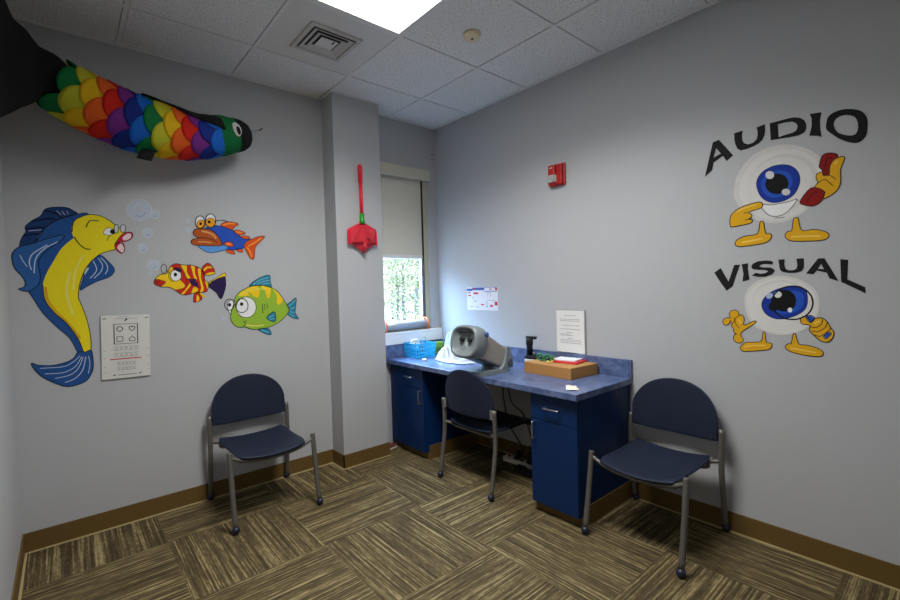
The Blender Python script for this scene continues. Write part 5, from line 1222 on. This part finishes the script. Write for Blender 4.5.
def surf(s, ang, k):
    p, r, side, up = frame(s); return p + (side * math.cos(ang) * .92 + up * math.sin(ang)) * r * k
KO = Vector((-1.0, .24, 2.24))
ki = empty('fish_windsock', KO, 'rainbow scaled fish windsock with black tail hanging below the ceiling', 'windsock')
def kb(mb, name, m, **kw):
    mb.v = [(v[0] - KO.x, v[1] - KO.y, v[2] - KO.z) for v in mb.v]; return mb.build(name, m, ki, **kw)
def fab(n, c):
    m = mat('fabric_' + n, c, .75, bump=.15, bscale=500, var=.06, vscale=18, spec=.25)
    nt = m.node_tree
    if 'thin_cloth' not in nt.nodes:                     # thin nylon lets some light through
        t = nt.nodes.new('ShaderNodeBsdfTranslucent'); t.name = 'thin_cloth'; x = nt.nodes.new('ShaderNodeMixShader'); x.inputs[0].default_value = .4
        t.inputs[0].default_value = rgb(*c); p_ = nt.nodes['Principled BSDF']
        nt.links.new(p_.outputs[0], x.inputs[1]); nt.links.new(t.outputs[0], x.inputs[2]); nt.links.new(x.outputs[0], nt.nodes['Material Output'].inputs['Surface'])
    return m
RB = [('green', (22, 140, 74)), ('lime', (222, 220, 60)), ('yellow', (250, 212, 30)), ('orange', (250, 118, 44)), ('red', (232, 42, 30)), ('purple', (144, 56, 160)), ('navy', (32, 54, 156)), ('blue', (32, 120, 226))]
S0, S1 = .088, [acc[i] for i in range(len(sp_f)) if abs(sp_f[i][0] + .742) < .012][0]
kb(MB().grid([[surf(s, 2 * PI * k / 24, .95) for k in range(24)] for s in [S0 + (S1 + .04 - S0) * i / 24 for i in range(25)]], wrap=True), 'lining', fab('lining', (170, 176, 180)))
NR = 16; NS = 5; step = (S1 - S0) / NR; Lsc = step * 2.6
for k in range(NR):
    sa = S0 + step * (k + 1.35); mb = MB()
    for q in range(NS):
        th0 = 2 * PI * (q + .5 * (k % 2)) / NS + .1; da = 2 * PI / NS * .54; rows = []
        for i in range(8):
            l = i / 7; row = []
            for j in range(13):
                a = math.sin(-PI / 2 + PI * j / 12)
                ln = Lsc * (.22 + .78 * math.sqrt(max(0, 1 - abs(a) ** 2.1)))
                s = sa - l * ln
                row.append(surf(s, th0 + a * da, .99 + .085 * l * ln / Lsc + .006 * math.sin(th0 * 3 + k) * (l * ln / Lsc) ** 2))
            rows.append(row)
        mb.grid(rows)
    n_, c_ = RB[k % 8]
    kb(mb, 'scale_row', fab(n_, c_), solid=.0012)
sE = acc[-1]; sM = sE - .075
hd_rows = [[surf(s, 2 * PI * k / 24, kk) for k in range(24)] for s, kk in [(S1 - .07, 1.02)] + [(S1 - .03 + (sM - S1 + .03) * i / 8, 1.04 - .02 * math.cos(i)) for i in range(9)]]
kb(MB().grid(hd_rows, wrap=True), 'head', fab('head_green', (22, 126, 68)), solid=.0012)
mr = [[surf(s, 2 * PI * k / 20, kk) for k in range(20)] for s, kk in ((sM - .012, 1.05), (sM + .03, 1.08), (sE - .012, 1.0), (sE, .8), (sE, .55))]
p, r, side, up = frame(sE); mr += [[p + (side * math.cos(2 * PI * k / 20) + up * math.sin(2 * PI * k / 20)) * r * .5 - (at(sE)[0] - at(sE - .04)[0]) for k in range(20)]]
kb(MB().grid(mr, wrap=True), 'mouth_ring', mat('fabric_black', (27, 27, 28), .8, bump=.15, bscale=500, var=.1, spec=.15), solid=.0012)
def patch(s0, a0, ws, wa, k, seg=20):
    c0 = surf(s0, a0, k); ring = [surf(s0 + ws * math.cos(t), a0 + wa * math.sin(t), k) for t in [2 * PI * i / seg for i in range(seg)]]
    m_ = MB(); m_.flat = True; return m_.add([c0] + ring, [(0, 1 + i, 1 + (i + 1) % seg) for i in range(seg)], 0, True)
for sd in (1, -1):
    a0 = .12 if sd > 0 else PI - .12
    e = kb(patch(sM - .028, a0, .026, .40, 1.065), 'eye', fab('eye_white', (232, 230, 226)))
    kb(patch(sM - .022, a0 - .08 * sd, .012, .24, 1.085), 'pupil', mat('fabric_black', (27, 27, 28), .8, bump=.15, bscale=500, var=.1, spec=.15))
# dorsal fin flopping over the near side, small belly fin
rows = []
sF0, sF1 = .40, S1 + .0
for i in range(15):
    t = i / 14; s = sF0 + (sF1 - sF0) * t; w0 = .55 + .15 * t
    a = 1.75 - 1.0 * t ** 1.8
    rows.append([surf(s, a - w0 * j / 4, 1.10 + .06 * math.sin(PI * j / 4) + .015 * math.sin(i * 1.1)) for j in range(5)])
kb(MB().grid(rows), 'dorsal_fin', mat('fabric_black', (27, 27, 28), .8, bump=.15, bscale=500, var=.1, spec=.15), solid=.0015)
rows = []
for i in range(4):
    s = .425 + .06 * i / 3
    rows.append([surf(s - .012 * j, -1.15, 1.03 + .26 * j) for j in range(3)])
kb(MB().grid(rows), 'belly_fin', mat('fabric_black', (27, 27, 28), .8, bump=.15, bscale=500, var=.1, spec=.15), solid=.0015)
# tail: tube opens into a broad flat fan swinging back along the left wall
TS = [(-1.40, .198, 2.322, .11, .10), (-1.475, .187, 2.348, .106, .095), (-1.535, .165, 2.375, .112, .105), (-1.578, .135, 2.372, .14, .075), (-1.612, .10, 2.372, .182, .045), (-1.655, .03, 2.35, .222, .03), (-1.678, -.08, 2.34, .27, .022), (-1.688, -.22, 2.33, .31, .018), (-1.69, -.36, 2.32, .345, .016)]
tf = smooth_path(TS, False, 4); rows = []
for i, q in enumerate(tf):
    a, b_ = Vector(tf[max(i - 1, 0)][:3]), Vector(tf[min(i + 1, len(tf) - 1)][:3]); tt = (b_ - a); tt.z *= .3; tt.normalize()
    sdv = Vector((-tt.y, tt.x, 0)).normalized(); c0 = Vector(q[:3]); row = []
    tilt = Vector((.35, 0, 1)).normalized() if i < 12 else Vector((.08, 0, 1)).normalized()
    for k in range(28):
        an = 2 * PI * k / 28; w_ = 1 + .10 * math.sin(k * 2.3 + i * .35) + .08 * math.sin(k * 1.1 - i * .6)
        row.append(c0 + tilt * math.sin(an) * q[3] * (1 + .012 * math.sin(i * .9 + k)) + sdv * math.cos(an) * q[4] * w_)
    rows.append(row)
kb(MB().grid(rows, wrap=True), 'tail', mat('fabric_black', (27, 27, 28), .8, bump=.15, bscale=500, var=.1, spec=.15), solid=.0012)
pE = at(sE)[0]
m_ = MB(); m_.tube([pE + Vector((.012, 0, .03)), (-.512, .27, 2.365)], .0012, 6); m_.tube([(-.512, .27, 2.362), (-.50, .27, 2.374), (-.488, .27, 2.386)], [.002, .0045, .002], 8)
kb(m_, 'swivel_clip', M_BLACK)
m_ = MB(); m_.tube([(-.488, .27, 2.386), (-.25, .27, H)], .0003, 5); kb(m_, 'hanging_line', mat('clear_fishing_line', (200, 204, 208), .3))
m_ = MB(); m_.tube([(-1.60, .1, 2.55), (-1.62, .08, H)], .0004, 5); kb(m_, 'tail_line', mat('clear_fishing_line', (200, 204, 208), .3))

# ================================================================== OUTSIDE THE WINDOW
structure(MB().box(-6, 30, 1.2, 40, -.5, -.4).build('ground_outside', mat('leaf_litter', (84, 68, 58), .95, var=.3, vscale=3)))
M_LF = [mat('spring_leaf_%s' % n, c, .8, var=.2, vscale=2) for n, c in (('pale', (122, 122, 66)), ('mid', (90, 100, 50)), ('olive', (110, 94, 66)))]
M_BK = mat('grey_bark', (70, 62, 56), .9, var=.2, vscale=8)
def make_tree(seed):
    rn = random.Random(seed)
    r = empty('woodland_tree', (0, 0, -.4), 'pale leafy tree in the bright woods beyond the window', 'tree', 'trees beyond the window')
    tk = MB(); hgt = rn.uniform(4.6, 5.6)
    tk.tube(smooth_path([(0, 0, 0), (rn.uniform(-.1, .1), 0, hgt * .3), (rn.uniform(-.2, .2), .1, hgt * .6), (rn.uniform(-.3, .3), .1, hgt)], False, 4), [.09 - .07 * i / 12 for i in range(13)], 8)
    lf = MB(); lf.flat = True
    for k in range(30):
        z = rn.uniform(.25, hgt * .95); a = rn.uniform(0, 2 * PI); l = rn.uniform(.3, .95)
        e = Vector((math.cos(a) * l, math.sin(a) * l, z + l * .35)); tk.tube([(0, 0, z), e * .5 + Vector((0, 0, z * .5 + .05)), e], [.022, .014, .006], 5)
        for q in range(110):
            t = rn.uniform(.2, 1.1); c0 = Vector((e.x * t, e.y * t, z + (e.z - z) * t)) + Vector((rn.gauss(0, .22), rn.gauss(0, .22), rn.gauss(0, .22)))
            u = Vector((rn.gauss(0, 1), rn.gauss(0, 1), rn.gauss(0, 1))).normalized() * .042; w_ = u.orthogonal().normalized() * .024
            lf.add([c0 - u, c0 + w_, c0 + u, c0 - w_], [(0, 1, 2, 3)], rn.randrange(3))
    tk.build('trunk', M_BK, r); lf.build('foliage', M_LF, r)
    return r
trees = [make_tree(11), make_tree(12), make_tree(13)]
spots = [(4.6, 8.0), (7.2, 8.4), (6.0, 10.6), (8.6, 11.0), (7.0, 13.2), (9.7, 13.4), (8.3, 15.8), (11.0, 15.8), (9.6, 18.2), (12.4, 18.4), (5.0, 12.6), (11.4, 21.0)]
for k, (x, y) in enumerate(spots):
    o = trees[k] if k < 3 else copy_thing(trees[k % 3], (0, 0, 0), 0, trees[0]['label'], 'trees beyond the window')
    o.location = (x, y, -.4); o.rotation_euler.z = k * 1.9

# ================================================================== LIGHT AND CAMERA
wd = bpy.data.worlds.new('sky'); scene.world = wd; wd.use_nodes = True
bg = wd.node_tree.nodes['Background']; bg.inputs[1].default_value = SKY
wt = wd.node_tree.nodes.new('ShaderNodeTexCoord'); ws = wd.node_tree.nodes.new('ShaderNodeSeparateXYZ'); wr = wd.node_tree.nodes.new('ShaderNodeValToRGB')
wd.node_tree.links.new(wt.outputs['Generated'], ws.inputs[0]); wd.node_tree.links.new(ws.outputs[2], wr.inputs[0]); wd.node_tree.links.new(wr.outputs[0], bg.inputs[0])
e_ = wr.color_ramp.elements; e_[0].position = 0; e_[0].color = (.018, .0195, .019, 1); e_[1].position = .7; e_[1].color = (.38, .64, 1, 1); q_ = e_.new(.16); q_.color = (.02, .022, .0225, 1)
pl = bpy.data.lights.new('window_portal', 'AREA'); pl.shape = 'RECTANGLE'; pl.size = .58; pl.size_y = .66; pl.cycles.is_portal = True
po_ = bpy.data.objects.new('window_portal', pl); COL.objects.link(po_); po_.location = (.69, YB + .1, 1.3); po_.rotation_euler = (-PI / 2, 0, 0)

cam = bpy.data.cameras.new('camera'); cam.sensor_width = 36; cam.lens = 449.59 * 36 / 900; cam.clip_start = .02
co = bpy.data.objects.new('camera', cam); COL.objects.link(co)
R_ = Matrix(((.75815041, -.65152083, -.02699209), (.03982012, .00494118, .99919465), (.65086275, .75861466, -.0296898)))
m4 = Matrix((R_[0], R_[1], -R_[2])).transposed().to_4x4(); m4.translation = Vector((-1.51005, -2.74289, 1.32375))
co.matrix_world = m4
scene.camera = co
vs = scene.view_settings; scene.display_settings.display_device = 'sRGB'
vs.view_transform = 'Standard'; vs.look = 'None'; vs.gamma = 1; vs.use_curve_mapping = False; vs.exposure = EXPO
scene.cycles.use_denoising = True
scene.cycles.max_bounces = 8; scene.cycles.diffuse_bounces = 5; scene.cycles.sample_clamp_indirect = 8
